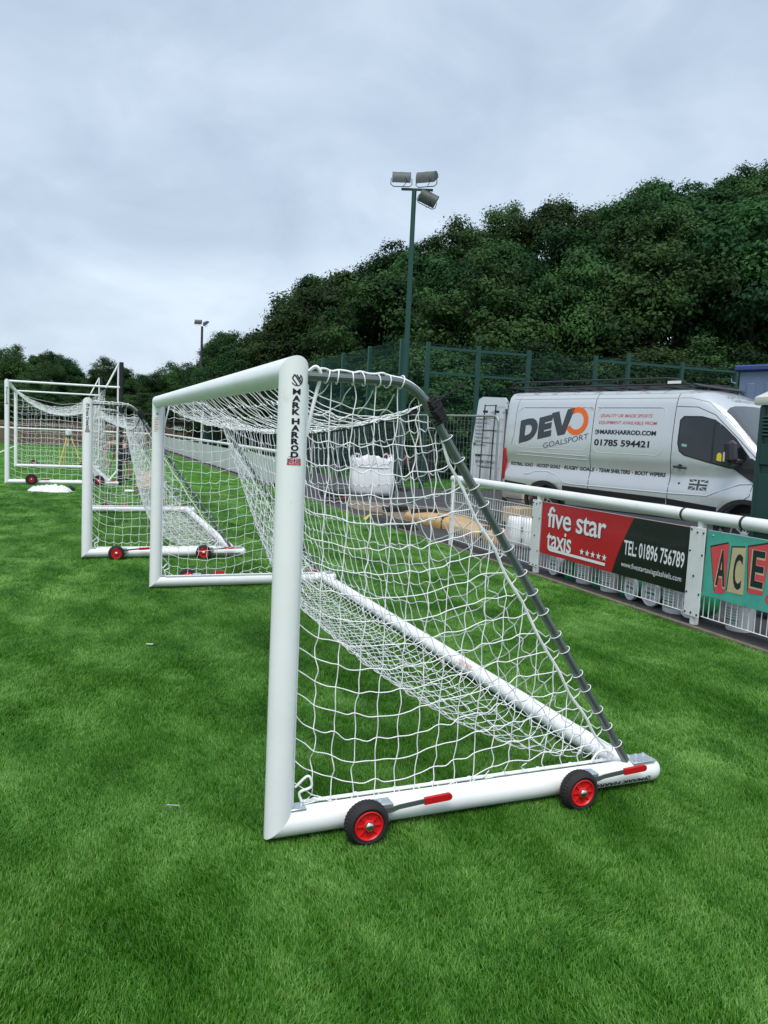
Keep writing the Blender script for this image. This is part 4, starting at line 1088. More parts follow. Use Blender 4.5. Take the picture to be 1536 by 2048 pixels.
    bl, rd = union2d(4.035, 4.345, .98, 1.14); decal('flag_print', bl, S(.005), M_devo, v, cuty=.05); decal('flag_print', rd, S(.0058), M_devo, v, cuty=.05)
    # lettering over the windscreen, on the roof nose
    rm = lambda y, t: Vector((4.22+t*.9, VW-y, ztop(4.22+t*.9)+.006))
    for k, (tx, a) in enumerate((('QUALITY UK MADE', .50), ('SPORTS EQUIPMENT', .50))):
        VV_, FF_ = fit2d(text2d(tx, 1, bold=0), -.45, .45, 0, .07)
        decal('lettering', (np.column_stack([VV_[:, 0]*-1, .16-.0-VV_[:, 1]+k*.10-.08]), FF_), lambda y, t: Vector((4.20+t, VW+y, ztop(4.20+t)-.04*abs(y)**2+.012)), M_devo, v, cuty=.03)
    # open rear door, hinged on the near corner and swung square to the back
    d = bpy.data.objects.new('rear_door', None); COL.objects.link(d); d.parent = v; d.location = (-.05, .03, 0); d.rotation_euler = (0, 0, R(4)); d.empty_display_size = .2
    P = [(-.86, .62), (-.03, .62), (-.02, 1.5), (-.035, 2.10), (-.06, 2.38), (-.14, 2.47), (-.70, 2.49), (-.80, 2.43), (-.85, 1.5)]
    mb = MB(); 
    def dy(z): return .10-float(np.interp(z, [.6, .9, 1.4, 2.1, 2.5], [.03, .05, .05, .02, -.05]))
    mb.prism(P, lambda x, z, h: (x, dy(z)+.07-h, z), .075); mb.build('panel', M_van, d)
    for z in (2.28, .98, .70): MB().box((-.005, .07, z), (.07, .05, .10), bev=.01).build('hinge', M_van, d)
    dm = lambda x, z: Vector((x, dy(z)-.009, z))
    for k, (tx, wd) in enumerate((('ATHLETICS', .28), ('BADMINTON', .30), ('BASKETBALL', .31), ('CRICKET', .22), ('FACILITIES & PITCH CARE', .62), ('NETBALL', .22), ('TEAM SHELTERS', .38), ('TENNIS', .18), ('VOLLEYBALL', .30))):
        decal('lettering', fit2d(text2d(tx, 1, bold=.02), -.79, -.79+wd, 2.08-.075*k, 2.12-.075*k), dm, M_devo, d, cuty=.1)
    decal('lettering', fit2d(text2d('01785 594421', 1, bold=.02), -.72, -.22, 1.13, 1.19), dm, M_devo, d); decal('lettering', fit2d(text2d('MARKHARROD.COM', 1, bold=.0), -.68, -.34, 1.05, 1.085), dm, M_devo, d)
    mb = MB()
    for x in (-.50, -.22): mb.tube([(x-.02, -.03, .72), (x, -.045, 1.5), (x+.035, -.05, 2.32)], .013, 8)
    for z in (.80, 1.05, 1.30, 1.55, 1.80, 2.05, 2.30): mb.tube([(-.52+.035*(z-.72)/1.6, -.042, z), (-.20+.035*(z-.72)/1.6, -.042, z)], .010, 6)
    for z in (.78, 2.18):
        for x in (-.49, -.19): mb.box((x, .0, z), (.03, .12, .05))
    mb.build('ladder', M_blackp, d)
    MB().box((-.66, .035, 1.29), (.14, .03, .05), bev=.012).build('handle', M_blackp, d)
    MB().box((-.78, .038, 1.52), (.03, .01, .06)).build('lock', M_blackp, d)
    # roof rack
    M_rack = M_blackp
    for y in (.22, 2*VW-.22):
        mb = MB(); mb.tube([(-.06, y, 2.66), (-.02, y, 2.72), (.08, y, 2.76), (3.35, y, 2.76), (3.55, y, 2.74), (3.78, y, 2.64), (3.86, y, 2.60)], .018, 8); mb.tube([(-.06, y, 2.655), (3.80, y, 2.655)], .018, 8)
        for x in (.55, 1.2, 1.9, 2.6, 3.2): mb.tube([(x, y, 2.65), (x, y, 2.76)], .014, 6)
        mb.build('rack_side', M_rack, v)
        for x in (.55, 1.0, 2.05, 3.0): MB().box((x, y, 2.61), (.10, .05, .07), bev=.015).build('rack_foot', M_rack, v)
    for x in np.linspace(.0, 3.75, 9): MB().tube([(x, .22, 2.655), (x, 2*VW-.22, 2.655)], .015, 6).build('rack_slat', M_rack, v)
    MB().box((3.85, VW, 2.655), (.14, 1.5, .012), rot=(0, R(20), 0)).build('wind_deflector', M_rack, v)
    MB().box((3.52, .20, 2.69), (.24, .006, .045)).build('maker_plate', M_offwhite, v)
    return v
van()
# ------------------------------------------------------------------ things around the pitch
def gnd(px, py, z=0.0):
    d = _fw+(px-768.0)/F*_rt-(py-1024.0)/F*_up; return CAM+d*((z-CAM[2])/d[2])
VIEW = -YAW                                  # rotation that turns a thing's local x to the picture's right
# portable toilet
M_toilet = mat('dark_green_plastic', (.004, .045, .036), .5, var=.12, scale=4)
t = root('portable_toilet', (6.18, 2.45, 0), R(0)); tag(t, 'dark green portable toilet with pale roof behind the teal board', 'toilet')
MB().box((0, 0, 1.09), (1.08, 1.08, 2.06), bev=.03).build('cabin', M_toilet, t)
for y in (-.35, 0, .35):
    for z0, z1 in ((.15, .75), (.83, 1.42), (1.50, 1.72)): MB().box((-.548, y, (z0+z1)/2), (.03, .26, z1-z0), bev=.012).build('wall_panel', M_toilet, t)
for k in range(6): MB().box((-.552, .30, 1.80+.036*k), (.035, .34, .016), rot=(0, R(25), 0)).build('vent_slat', M_toilet, t)
for y in (-.50, .50): MB().box((-.53, y, 1.08), (.06, .07, 2.04), bev=.015).build('corner_rib', M_toilet, t)
mb = MB(); n = 12; V = []; Fs = []
for i, (k, z) in enumerate(((.57, 2.10), (.585, 2.13), (.58, 2.18), (.50, 2.24), (.36, 2.30), (.15, 2.33))):
    V += [(-k, -k, z), (k, -k, z), (k, k, z), (-k, k, z)]
for i in range(5):
    for j in range(4): Fs.append((i*4+j, i*4+(j+1) % 4, (i+1)*4+(j+1) % 4, (i+1)*4+j))
Fs += [(3, 2, 1, 0), (20, 21, 22, 23)]
MB().add(V, Fs).build('roof', mat('pale_roof', (.62, .61, .56), .5), t)
# blue container
M_bluec = mat('container_blue', (.14, .195, .30), .5, var=.12, scale=2); M_blued = mat('container_blue_dark', (.03, .06, .20), .5)
t = root('blue_container', (16.66, 13.89, 0), R(-70)); tag(t, 'tall blue steel container beyond the van roof', 'container')
MB().box((3.0, 1.25, 1.95), (6.0, 2.5, 3.9), bev=.03).build('body', M_bluec, t)
for k in range(12): MB().box((.35+k*.5, -.012, 1.85), (.22, .045, 3.4), bev=.015).build('rib', M_bluec, t)
for k in range(5): MB().box((-.012, .25+k*.5, 1.85), (.045, .22, 3.4), bev=.015).build('rib', M_bluec, t)
MB().box((3.0, 1.25, 3.97), (6.24, 2.74, .17), bev=.04).build('lid', M_blued, t)
MB().tube([(-.05, -.06, 3.55), (-.16, -.1, 3.58), (-.18, -.1, 3.7)], .02, 6).build('hook', M_bluec, t)
# bulk bag
def bulk_bag():
    M_bag = mat('woven_white', (.78, .79, .82), .55, var=.07, scale=5, bump=.25, bscale=30)
    t = root('bulk_bag', (6.86, 16.98, -.02), VIEW+R(6)); tag(t, 'full white bulk bag with lifting loops standing on the tarmac', 'bag')
    rs = np.random.default_rng(4); V = []; Fs = []; n = 48; prof = [(.40, 0), (.53, .02), (.575, .12), (.585, .35), (.58, .55), (.565, .70), (.56, .78), (.565, .86), (.56, .96), (.545, 1.03)]
    for i, (r, z) in enumerate(prof):
        for k in range(n):
            a = 2*math.pi*k/n; e_ = 7.0 if z < .75 else 9.0
            c, s_ = math.cos(a), math.sin(a); q = r/(abs(c)**e_+abs(s_)**e_)**(1/e_)
            fold = .006*math.sin(6*a+z*7) if z < .72 else (.020*math.sin(9*a+z*9)+.014*math.sin(23*a+2*z))*(z-.68)*2.4
            zz = z + (.030*math.sin(4*a+math.pi*.5)+.022*math.sin(11*a+1)+.012*math.sin(23*a) if i == len(prof)-1 else 0)+(.02*math.cos(4*a) if i > 6 else 0)
            V.append(((q+fold)*c, (q+fold)*s_, zz))
    for k in range(n):
        a = 2*math.pi*k/n; V.append((.36*math.cos(a), .36*math.sin(a), .80+.03*math.sin(5*a)))
    m = len(prof)+1
    for i in range(m-1):
        for k in range(n): Fs.append((i*n+k, i*n+(k+1) % n, (i+1)*n+(k+1) % n, (i+1)*n+k))
    Fs += [tuple(range(n-1, -1, -1)), tuple(range((m-1)*n, m*n))]
    MB().add(V, Fs).build('body', M_bag, t, ang=80)
    MB().tube([(.585*c, .585*s_, .775) for c, s_ in [((abs(math.cos(a))**.42)*math.copysign(1, math.cos(a))*.985, (abs(math.sin(a))**.42)*math.copysign(1, math.sin(a))*.985) for a in np.linspace(0, 2*math.pi, 64, endpoint=False)]], .012, 5, closed=True).build('seam', M_bag, t)
    for sx, sy, h in ((-.48, -.48, .20), (.0, -.52, .17), (.48, -.46, .20), (-.36, .48, .17), (.44, .44, .20)):
        mb = MB(); Q = []
        for k in range(11): a = math.pi*k/10; Q.append((sx*.98-.085*math.cos(a), sy+.02*math.sin(3*a), .93+h*math.sin(a)**.8))
        mb.tube(Q, .013, 6)
        mb.build('lifting_loop', M_bag, t)
bulk_bag()
# amber-wrapped pack of boards
M_amber = mat('amber_wrap', (.58, .36, .14), .42, var=.22, scale=4, bump=.35, bscale=14)
t = root('wrapped_board_pack', (5.74, 9.55, -.03), R(91)); tag(t, 'long amber plastic-wrapped pack lying behind the end of the fence', 'timber pack')
mb = MB(); rs = random.Random(8); V = []; Fs = []; ns = 26
for i in range(ns):
    x = -2.0+4.0*i/(ns-1); k = 1-.75*max(0, abs(x)/2.0-.88)/.12; h = (.20+.04*math.sin(x*2.3+1)+rs.uniform(-.012, .012))*max(.28, k)
    for y, z in ((-.27, .0), (-.29, .5), (-.24, .92), (-.08, 1.03), (.08, 1.0), (.24, .9), (.29, .5), (.27, 0)): V.append((x, y*max(.5, k)+.03*math.sin(x*1.4), z*h+rs.uniform(-.006, .006)))
for i in range(ns-1):
    for j in range(8): Fs.append((i*8+j, i*8+(j+1) % 8, (i+1)*8+(j+1) % 8, (i+1)*8+j))
Fs += [tuple(range(7, -1, -1)), tuple(range((ns-1)*8, ns*8))]
MB().add(V, Fs).build('wrap', M_amber, t, ang=60)
for x in (-1.3, .1, 1.4): MB().box((x, 0, .115), (.02, .60, .25), bev=.005).build('strap', M_blackp, t)
for x in (-1.2, 0, 1.2): MB().box((x, 0, .0), (.10, .62, .05)).build('bearer', M_kerb, t)
# rubber cable ramp
t = root('rubber_ramp', (4.74, 10.3, -.03), R(90)); tag(t, 'low black rubber ramp with a yellow end at the turf edge', 'ramp')
MB().prism([(-.22, 0), (.22, 0), (.13, .11), (-.13, .11)], lambda y, z, h: (-.75+h, y, z), 1.5).build('body', M_foot, t)
M_yel = mat('safety_yellow', (.72, .50, .02), .5)
MB().prism([(-.22, 0), (.22, 0), (.13, .11), (-.13, .11)], lambda y, z, h: (.75+h*(1 if z < .05 else .35), y, z), .22).build('end_piece', M_yel, t)
t = root('timber_plank', tuple(gnd(672, 1003)), R(20)); tag(t, 'short dark reddish plank lying by the turf edge near the bulk bag', 'plank')
MB().box((0, 0, .04), (.62, .14, .07), bev=.008).build('board', mat('dark_plank', (.06, .028, .02), .8), t)
MB().box((.27, 0, .085), (.10, .13, .02), bev=.004).build('painted_end', mat('dull_red_paint', (.30, .03, .03), .6), t)
# tubs of adhesive behind the fence
M_tub = mat('tub_white', (.74, .76, .76), .45, var=.06, scale=8); M_tubg = mat('tub_green', (.012, .24, .085), .4); M_print = mat('tub_print', (.35, .37, .38), .6); M_tubc = mat('tub_blue_print', (.05, .22, .42), .5)
def tub(loc, rz, lying, body, lid, label, r=.145, h=.30):
    t = root('adhesive_tub', loc, rz); tag(t, label, 'tub', 'tubs behind the fence')
    ax = (0, 0, 1) if not lying else (-1, 0, 0); o = (0, 0, 0) if not lying else (h/2, 0, r)
    MB().lathe([(r*.88, 0), (r*.90, .01), (r*.985, h*.86), (r, h*.88), (r, h*.93)], o=o, ax=ax, n=28).build('bucket', body, t)
    q = np.array(o)+np.array(ax)*h*.93
    MB().lathe([(r*1.04, -.02), (r*1.05, .012), (r*.98, .018), (r*.93, .010), (.001, .010)], o=q, ax=ax, n=28).build('lid', lid, t)
    if not lying:
        for k in range(7): 
            z = h*(.16+.09*k); rr = r*(.90+.085*z/(h*.86))+.0025
            MB().add([(rr*math.cos(a), rr*math.sin(a), zz) for a in np.linspace(R(150), R(228), 8) for zz in (z, z+.012)], [(2*i, 2*i+1, 2*i+3, 2*i+2) for i in range(7)]).build('print', M_print if k not in (2,) else M_tubg, t)
    else:
        for k, wd in enumerate((.10, .15, .07)): MB().box((q[0]-.0125, 0, r+.05-.045*k), (.002, wd, .024)).build('print', M_tubg if k == 1 else M_print, t)
    lp = [(0, r*1.05*math.cos(a), h*.80-.10*math.sin(a)) if not lying else (q[0]+.02, r*1.02*math.cos(a), r-.13*math.sin(a)) for a in np.linspace(0, math.pi, 12)]
    MB().tube(lp, .004, 5).build('handle', M_galv, t)
Z0 = -.03
spots = [(5.06, 5.22, 1, M_tub, M_tub, 'lying tub with printed lid, first beside the left post of the taxi board'), (5.07, 4.98, 0, M_tubg, M_tub, 'green tub, second from the left under the taxi board'),
         (5.04, 4.70, 0, M_tub, M_tub, 'standing white tub, third from the left under the taxi board'), (5.09, 4.44, 0, M_tubg, M_tubg, 'green tub, fourth from the left under the taxi board'),
         (5.03, 4.22, 0, M_tub, M_tub, 'standing white tub, fifth from the left under the taxi board'), (5.10, 3.96, 0, M_tubg, M_tub, 'green tub, sixth from the left under the taxi board'),
         (5.05, 3.74, 1, M_tubg, M_tub, 'lying green tub with white lid, seventh from the left under the taxi board'), (5.06, 3.46, 1, M_tubg, M_tub, 'lying green tub with big white lid below the web address'),
         (5.03, 3.16, 0, M_tub, M_tub, 'large standing white tub under the right half of the taxi board'), (5.07, 2.92, 1, M_tubg, M_tub, 'lying tub with labelled lid beside the right post of the taxi board'),
         (5.08, 2.42, 0, M_tub, M_tub, 'grey-white tub under the left end of the teal board')]
for i, (x, y, ly, bo, li, lb) in enumerate(spots): tub((x-.07, y, Z0), R(random.uniform(-14, 14)), ly, bo, li, lb, r=.13 if i != 8 else .165, h=.29 if i != 8 else .34)
# boxes and sacks in the end bay of the fence
def crate(loc, rz, size, m, name, label, cat, lines=None):
    t = root(name, loc, rz); tag(t, label, cat)
    MB().box((0, 0, size[2]/2), size, bev=.012).build('body', m, t)
    return t
M_card = mat('cardboard', (.36, .23, .13), .85, var=.12, scale=6)
p = gnd(1038, 1052); t = crate((p[0], p[1], -.03), R(20), (.55, .42, .40), mat('pale_card', (.50, .38, .24), .8), 'carton', 'pale brown carton behind the end bay of the white fence', 'box'); MB().box((0, 0, .403), (.55, .06, .004)).build('tape', M_tan, t)
for i, (px, py, lb) in enumerate(((1030, 1088, 'white sack standing against the end bay of the fence'), (1056, 1092, 'white sack with green and blue print beside the fence post'))):
    p = gnd(px, py); t = root('sack', (max(5.0, p[0]), p[1], -.03), R(-15)); tag(t, lb, 'sack')
    V = []; Fs = []; n = 24
    for r, z in ((.15, 0), (.185, .05), (.19, .22), (.175, .36), (.16, .43), (.13, .46)):
        for k in range(n):
            a = 2*math.pi*k/n; c, s_ = math.cos(a), math.sin(a); q = r/(abs(c)**4+abs(s_)**4)**.25; V.append((q*c*.75+.006*math.sin(7*a+z*20), q*s_+.006*math.cos(9*a), z+(.02*math.sin(3*a) if z > .4 else 0)))
    for j in range(5):
        for k in range(n): Fs.append((j*n+k, j*n+(k+1) % n, (j+1)*n+(k+1) % n, (j+1)*n+k))
    Fs += [tuple(range(n-1, -1, -1)), tuple(range(5*n, 6*n))]
    MB().add(V, Fs).build('bag', M_tub, t, ang=80)
    if i: 
        for z, y, m in ((.30, -.09, M_tubg), (.12, -.10, M_tubg), (.15, .04, M_tubc), (.22, .06, M_tubc)): MB().box((-.146, y, z), (.003, .07, .07)).build('print', m, t)
# red ride-on tractor inside the ball court
t = root('compact_tractor', (11.0, 23.6, 0), R(150)); tag(t, 'small dark red tractor parked behind the green court fence', 'tractor')
M_trac = mat('tractor_red', (.16, .015, .015), .4)
MB().box((.55, 0, .72), (.95, .55, .45), bev=.08).build('bonnet', M_trac, t); MB().box((-.25, 0, .60), (.9, .75, .22), bev=.05).build('chassis', M_blackp, t)
mb = MB(); mb.box((-.35, 0, .85), (.45, .48, .12), bev=.04); mb.box((-.56, 0, 1.08), (.10, .46, .42), bev=.04); mb.build('seat', M_blackp, t)
MB().tube([(-.68, -.45, .6), (-.68, -.45, 1.9), (-.68, .45, 1.9), (-.68, .45, .6)], .03, 8).build('roll_bar', M_blackp, t)
for x, y, r in ((.75, -.42, .30), (.75, .42, .30), (-.45, -.52, .45), (-.45, .52, .45)): MB().lathe([(r*.5, -.11), (r*.92, -.11), (r, -.07), (r, .07), (r*.92, .11), (r*.5, .11)], o=(x, y, r), ax=(0, 1, 0), n=24).build('wheel', M_tyre, t)
MB().tube([(.05, 0, .85), (-.05, 0, 1.12)], .02, 6).build('steering_column', M_blackp, t); MB().tube([(-.06+.17*math.sin(a)*.4, .17*math.cos(a), 1.13+.17*math.sin(a)*.9) for a in np.linspace(0, 2*math.pi, 16, endpoint=False)], .015, 6, closed=True).build('steering_wheel', M_blackp, t)
MB().box((-.35, 0, 1.42), (.18, .18, .28), bev=.05).build('orange_cover', mat('hi_vis_orange', (.75, .12, .03), .5), t)
# survey tripod
t = root('survey_tripod', (-.92, 26.0, 0), R(20)); tag(t, 'yellow survey tripod with a grey instrument behind the far goal', 'tripod')
for k in range(3):
    a = R(90+120*k); MB().tube([(.08*math.cos(a), .08*math.sin(a), 1.05), (.48*math.cos(a), .48*math.sin(a), 0)], .022, 6).build('leg', M_yel, t)
MB().lathe([(.10, 1.04), (.10, 1.09), (.05, 1.10)], n=16).build('head', M_blackp, t)
mb = MB(); mb.box((0, 0, 1.22), (.18, .16, .22), bev=.03); mb.tube([(0, -.12, 1.25), (0, .12, 1.25)], .04, 10); mb.build('instrument', M_offwhite, t)
# crumpled white sheet by the far goal, little dark block, open carton
def lump(name, loc, rz, size, m, label, cat, seed, n=26):
    rs = np.random.default_rng(seed); ph = rs.uniform(0, 6, 8); V = []; Fs = []
    for i in range(n+1):
        for j in range(n+1):
            u, v_ = i/n*2-1, j/n*2-1; d = max(0, 1-(abs(u)**2.6+abs(v_)**2.6)); h = size[2]*min(1, d*1.9)**.6
            h *= 1+.16*math.sin(3*u+ph[0]+2*v_)+.10*math.sin(9*v_+4*u+ph[1])+.34*abs(math.sin(7*u-5*v_+ph[2]))-.30*abs(math.sin(9*v_+6*u+ph[5]))+.16*math.sin(19*u+11*v_)
            V.append((u*size[0]/2*(1+.05*math.sin(6*v_+ph[3])), v_*size[1]/2*(1+.06*math.sin(5*u+ph[4])), max(0, h)))
    for i in range(n):
        for j in range(n): a = i*(n+1)+j; Fs.append((a, a+n+1, a+n+2, a+1))
    o = MB().add(V, Fs).build(name, m, None, ang=50); o.location = loc; o.rotation_euler = (0, 0, rz); tag(o, label, cat); return o
lump('plastic_sheet', (gnd(101, 981)[0], gnd(101, 981)[1], -.02), VIEW, (.92, .60, .10), mat('sheet_white', (.72, .74, .72), .4, var=.1, scale=8), 'crumpled white plastic bag lying in front of the far goal', 'plastic bag', 3)
p = gnd(141, 980); t = root('dark_block', (p[0], p[1], -.02), R(10)); tag(t, 'small dark block on the turf beside the crumpled white bag', 'block'); MB().box((0, 0, .045), (.18, .12, .09), bev=.01).build('body', M_blackp, t); MB().box((0, 0, .10), (.08, .05, .03), bev=.005).build('knob', M_blackp, t)
p = gnd(287, 983); t = root('cardboard_box', (p[0], p[1], -.02), R(-8)); tag(t, 'open brown cardboard box on the turf behind the middle goal', 'box')
mb = MB(); 
for c, s_ in (((0, -.17, .11), (.34, .008, .22)), ((0, .17, .11), (.34, .008, .22)), ((-.17, 0, .11), (.008, .34, .22)), ((.17, 0, .11), (.008, .34, .22)), ((0, 0, .004), (.34, .34, .008))): mb.box(c, s_)
mb.build('carton', M_card, t); MB().box((0, .30, .36), (.34, .008, .30), rot=(R(-18), 0, 0)).build('flap', mat('card_light', (.50, .31, .20), .85), t); MB().box((0, -.23, .20), (.34, .12, .006), rot=(R(35), 0, 0)).build('flap', M_card, t)
MB().box((-.32, -.05, .03), (.22, .18, .05), bev=.015).build('wrapping', M_offwhite, t)
# wire staple and scraps lying on the turf
p = gnd(344, 1632); MB_ = MB().tube([(-.045, 0, -.03), (-.028, .0, .045), (-.020, 0, .052), (.028, 0, .052), (.034, 0, .046), (.036, 0, -.03)], .0022, 6); o = MB_.build('wire_staple', M_zinc, None); o.location = (p[0], p[1], 0); o.rotation_euler = (R(8), 0, VIEW); tag(o, 'bent wire staple sticking out of the turf', 'staple')
p = gnd(299, 1290); o = MB().prism([(-.026, -.005), (.02, -.006), (.028, .003), (-.014, .006)], lambda x, y, h: (x, y, h+.12*abs(x)), .004).build('paper_scrap', M_offwhite, None); o.location = (p[0], p[1], .004); o.rotation_euler = (0, 0, VIEW); tag(o, 'tiny white scrap lying on the turf left of the goals', 'scrap')

# ------------------------------------------------------------------ person bending over behind the goals
def skin(name, joints, edges, m, parent, sub=2):
    me = bpy.data.meshes.new(name); ks = list(joints); me.from_pydata([joints[k][:3] for k in ks], [(ks.index(a), ks.index(b_)) for a, b_ in edges], [])
    o = bpy.data.objects.new(name, me); COL.objects.link(o)
    md = o.modifiers.new('s', 'SKIN'); md.use_smooth_shade = True
    for i, k in enumerate(ks):
        r = joints[k][3]; r = (r, r) if np.isscalar(r) else r; me.skin_vertices[0].data[i].radius = r
    me.skin_vertices[0].data[0].use_root = True
    sd = o.modifiers.new('d', 'SUBSURF'); sd.levels = sub; sd.render_levels = sub
    dg = bpy.context.evaluated_depsgraph_get(); m2 = bpy.data.meshes.new_from_object(o.evaluated_get(dg)); m2.materials.clear(); m2.materials.append(m)
    bpy.data.objects.remove(o); m2.polygons.foreach_set('use_smooth', [True]*len(m2.polygons)); return link(name, m2, parent)
def person():
    pz = gnd(247, 961); t = root('person', (pz[0], pz[1], -.02), VIEW); tag(t, 'person in khaki shirt and dark shorts bending over behind the goals', 'person')
    M_skin = mat('skin', (.48, .25, .17), .55); M_shirt = mat('khaki_shirt', (.27, .235, .165), .85); M_shorts = mat('navy_shorts', (.010, .012, .026), .8); M_shoe = mat('dark_shoe', (.012, .012, .013), .6); M_hair = mat('dark_hair', (.02, .014, .01), .7)
    J = {'pel': (.10, 0, .93, .15), 'bel': (-.08, 0, 1.03, .145), 'che': (-.28, 0, 1.06, .165), 'nek': (-.46, 0, 1.00, .065), 'hd0': (-.53, 0, .94, .075), 'hd1': (-.60, 0, .86, .095), 'hd2': (-.645, 0, .79, .07)}
    E_ = [('pel', 'bel'), ('bel', 'che'), ('che', 'nek'), ('nek', 'hd0'), ('hd0', 'hd1'), ('hd1', 'hd2')]
    for s_, k in ((-1, 'r'), (1, 'l')):
        dx = -.07 if s_ < 0 else .05
        J.update({k+'hp': (.10, s_*.10, .87, .11), k+'kn': (.02+dx, s_*.12, .50, .066), k+'cf': (.05+dx, s_*.125, .34, .062), k+'an': (.10+dx, s_*.13, .09, .040), k+'to': (-.07+dx, s_*.14, .04, .036),
                  k+'sh': (-.36, s_*.17, 1.00, .065), k+'el': (-.38+dx*.6, s_*.22, .74, .045), k+'wr': (-.44+dx*.6, s_*.16, .52, .030), k+'pm': (-.455+dx*.6, s_*.145, .45, (.045, .022)),
                  k+'th': (-.49+dx*.6, s_*.115, .43, .011)})
        E_ += [('pel', k+'hp'), (k+'hp', k+'kn'), (k+'kn', k+'cf'), (k+'cf', k+'an'), (k+'an', k+'to'), ('che', k+'sh'), (k+'sh', k+'el'), (k+'el', k+'wr'), (k+'wr', k+'pm'), (k+'pm', k+'th')]
        for q in range(4):
            a = (-.03+.02*q); J[k+'f%d' % q] = (-.46+dx*.6+a*.9, s_*.145, .395, .0095); J[k+'g%d' % q] = (-.475+dx*.6+a*.9, s_*.135, .35+.008*abs(q-1.5), .0085)
            E_ += [(k+'pm', k+'f%d' % q), (k+'f%d' % q, k+'g%d' % q)]
    b_ = skin('body', J, E_, M_skin, t)
    skin('shirt', {'a': (.02, 0, .99, .168), 'b': (-.10, 0, 1.04, .168), 'c': (-.28, 0, 1.065, .188), 'd': (-.42, 0, 1.02, .10), 'r1': (-.36, -.18, 1.0, .082), 'r2': (-.375, -.215, .84, .072), 'l1': (-.36, .18, 1.0, .082), 'l2': (-.365, .215, .84, .072)}, [('a', 'b'), ('b', 'c'), ('c', 'd'), ('c', 'r1'), ('r1', 'r2'), ('c', 'l1'), ('l1', 'l2')], M_shirt, t)
    skin('shorts', {'a': (.10, 0, .93, .178), 'a2': (.0, 0, .985, .165), 'r1': (.10, -.10, .85, .135), 'r2': (-.0, -.115, .56, .105), 'l1': (.10, .10, .85, .135), 'l2': (.11, .115, .56, .105)}, [('a', 'a2'), ('a', 'r1'), ('r1', 'r2'), ('a', 'l1'), ('l1', 'l2')], M_shorts, t)
    for s_, dx in ((-1, -.07), (1, .05)):
        skin('shoe', {'a': (.12+dx, s_*.13, .055, .052), 'b': (.0+dx, s_*.135, .045, .05), 'c': (-.10+dx, s_*.14, .04, .042), 'd': (.10+dx, s_*.13, .15, .048)}, [('a', 'b'), ('b', 'c'), ('a', 'd')], M_shoe, t)
    skin('hair', {'a': (-.53, 0, .955, .075), 'b': (-.575, 0, .90, .098), 'c': (-.625, 0, .86, .085)}, [('a', 'b'), ('b', 'c')], M_hair, t)
person()

# ------------------------------------------------------------------ far buildings, hoardings
M_wood = mat('weathered_board', (.17, .125, .085), .85, var=.3, scale=3, bump=.2); M_wood2 = mat('brown_board', (.13, .08, .055), .85, var=.3, scale=3)
t = root('timber_hoarding', (5.2, 52.6, 0), R(180)); tag(t, 'weathered brown timber hoarding along the far end of the pitch', 'hoarding')
bm_ = [MB().box((0, 0, .72), (.94, .05, 1.44), bev=.01).build('plank', m, t).data for m in (M_wood, M_wood2)]
for o in list(t.children): bpy.data.objects.remove(o)
for k in range(60): o = link('plank', bm_[(k*7) % 3 == 0], t); o.location = (k*.96, 0, random.uniform(-.05, .03))
MB().box((28.8, .05, 1.2), (57.6, .05, .08)).build('top_rail', M_wood, t)
M_shed = mat('green_cladding', (.008, .050, .040), .5, var=.15, scale=2)
def shed(loc, rz, size, label):
    t = root('green_shed', loc, rz); tag(t, label, 'shed')
    MB().box((size[0]/2, size[1]/2, size[2]/2), size).build('wall', M_shed, t)
    n = int(size[0]/.42)
    rb = None
    for k in range(n):
        if rb is None: o = MB().box((0, -.02, size[2]/2), (.20, .05, size[2]-.1), bev=.01).build('rib', M_shed, t); rb = o.data
        else: o = link('rib', rb, t)
        o.location.x = .21+k*.42
    n = int(size[1]/.42); rb = None
    for k in range(n):
        if rb is None: o = MB().box((-.02, 0, size[2]/2), (.05, .20, size[2]-.1), bev=.01).build('rib', M_shed, t); rb = o.data
        else: o = link('rib', rb, t)
        o.location.y = .21+k*.42
    MB().box((size[0]/2, size[1]/2, size[2]+.05), (size[0]+.2, size[1]+.2, .10), bev=.02).build('roof', M_shed, t)
    return t
shed((6.15, 41.3, 0), 0, (2.4, 5.6, 2.85), 'dark green ribbed shed standing behind the boarded fence')
t = root('white_pipe', (5.55, 39.0, 0)); tag(t, 'short white upright pipe in front of the green shed', 'pipe'); MB().tube([(0, 0, 0), (0, 0, 2.25)], .035, 8).build('upright', M_rail, t); MB().lathe([(.06, 0), (.06, .03)], o=(0, 0, 1.4), n=12).build('clamp', M_rail, t)
t = root('timber_building', (5.6, 56.0, 0)); tag(t, 'low brown timber building with a green exit sign beyond the fence', 'building')
MB().box((1.6, 1.5, .95), (3.4, 3, 1.9)).build('wall', M_wood2, t)
for k in range(8): MB().box((.05+k*.44, -.02, .95), (.38, .05, 1.86), bev=.01).build('plank', M_wood2 if k % 2 else M_wood, t)
MB().box((1.6, 1.4, 1.93), (3.8, 3.4, .12)).build('roof', M_darkp, t)
t = root('exit_sign', (6.42, 55.90, 1.44)); tag(t, 'green EXIT sign on the brown timber building', 'sign')
MB().box((0, 0, 0), (.80, .03, .36), bev=.004).build('panel', mat('exit_green', (.02, .22, .12), .5), t)
decal('lettering', fit2d(text2d('EXIT', 1, bold=.03), -.32, .32, -.12, .12), lambda x, z: Vector((x, -.0175, z)), M_offwhite, t)
t = root('blue_banner', (9.2, 45.8, 0)); tag(t, 'long blue banner on the far side of the ball court', 'banner')
M_ban = mat('banner_blue', (.02, .07, .24), .5, var=.3, scale=1.2)
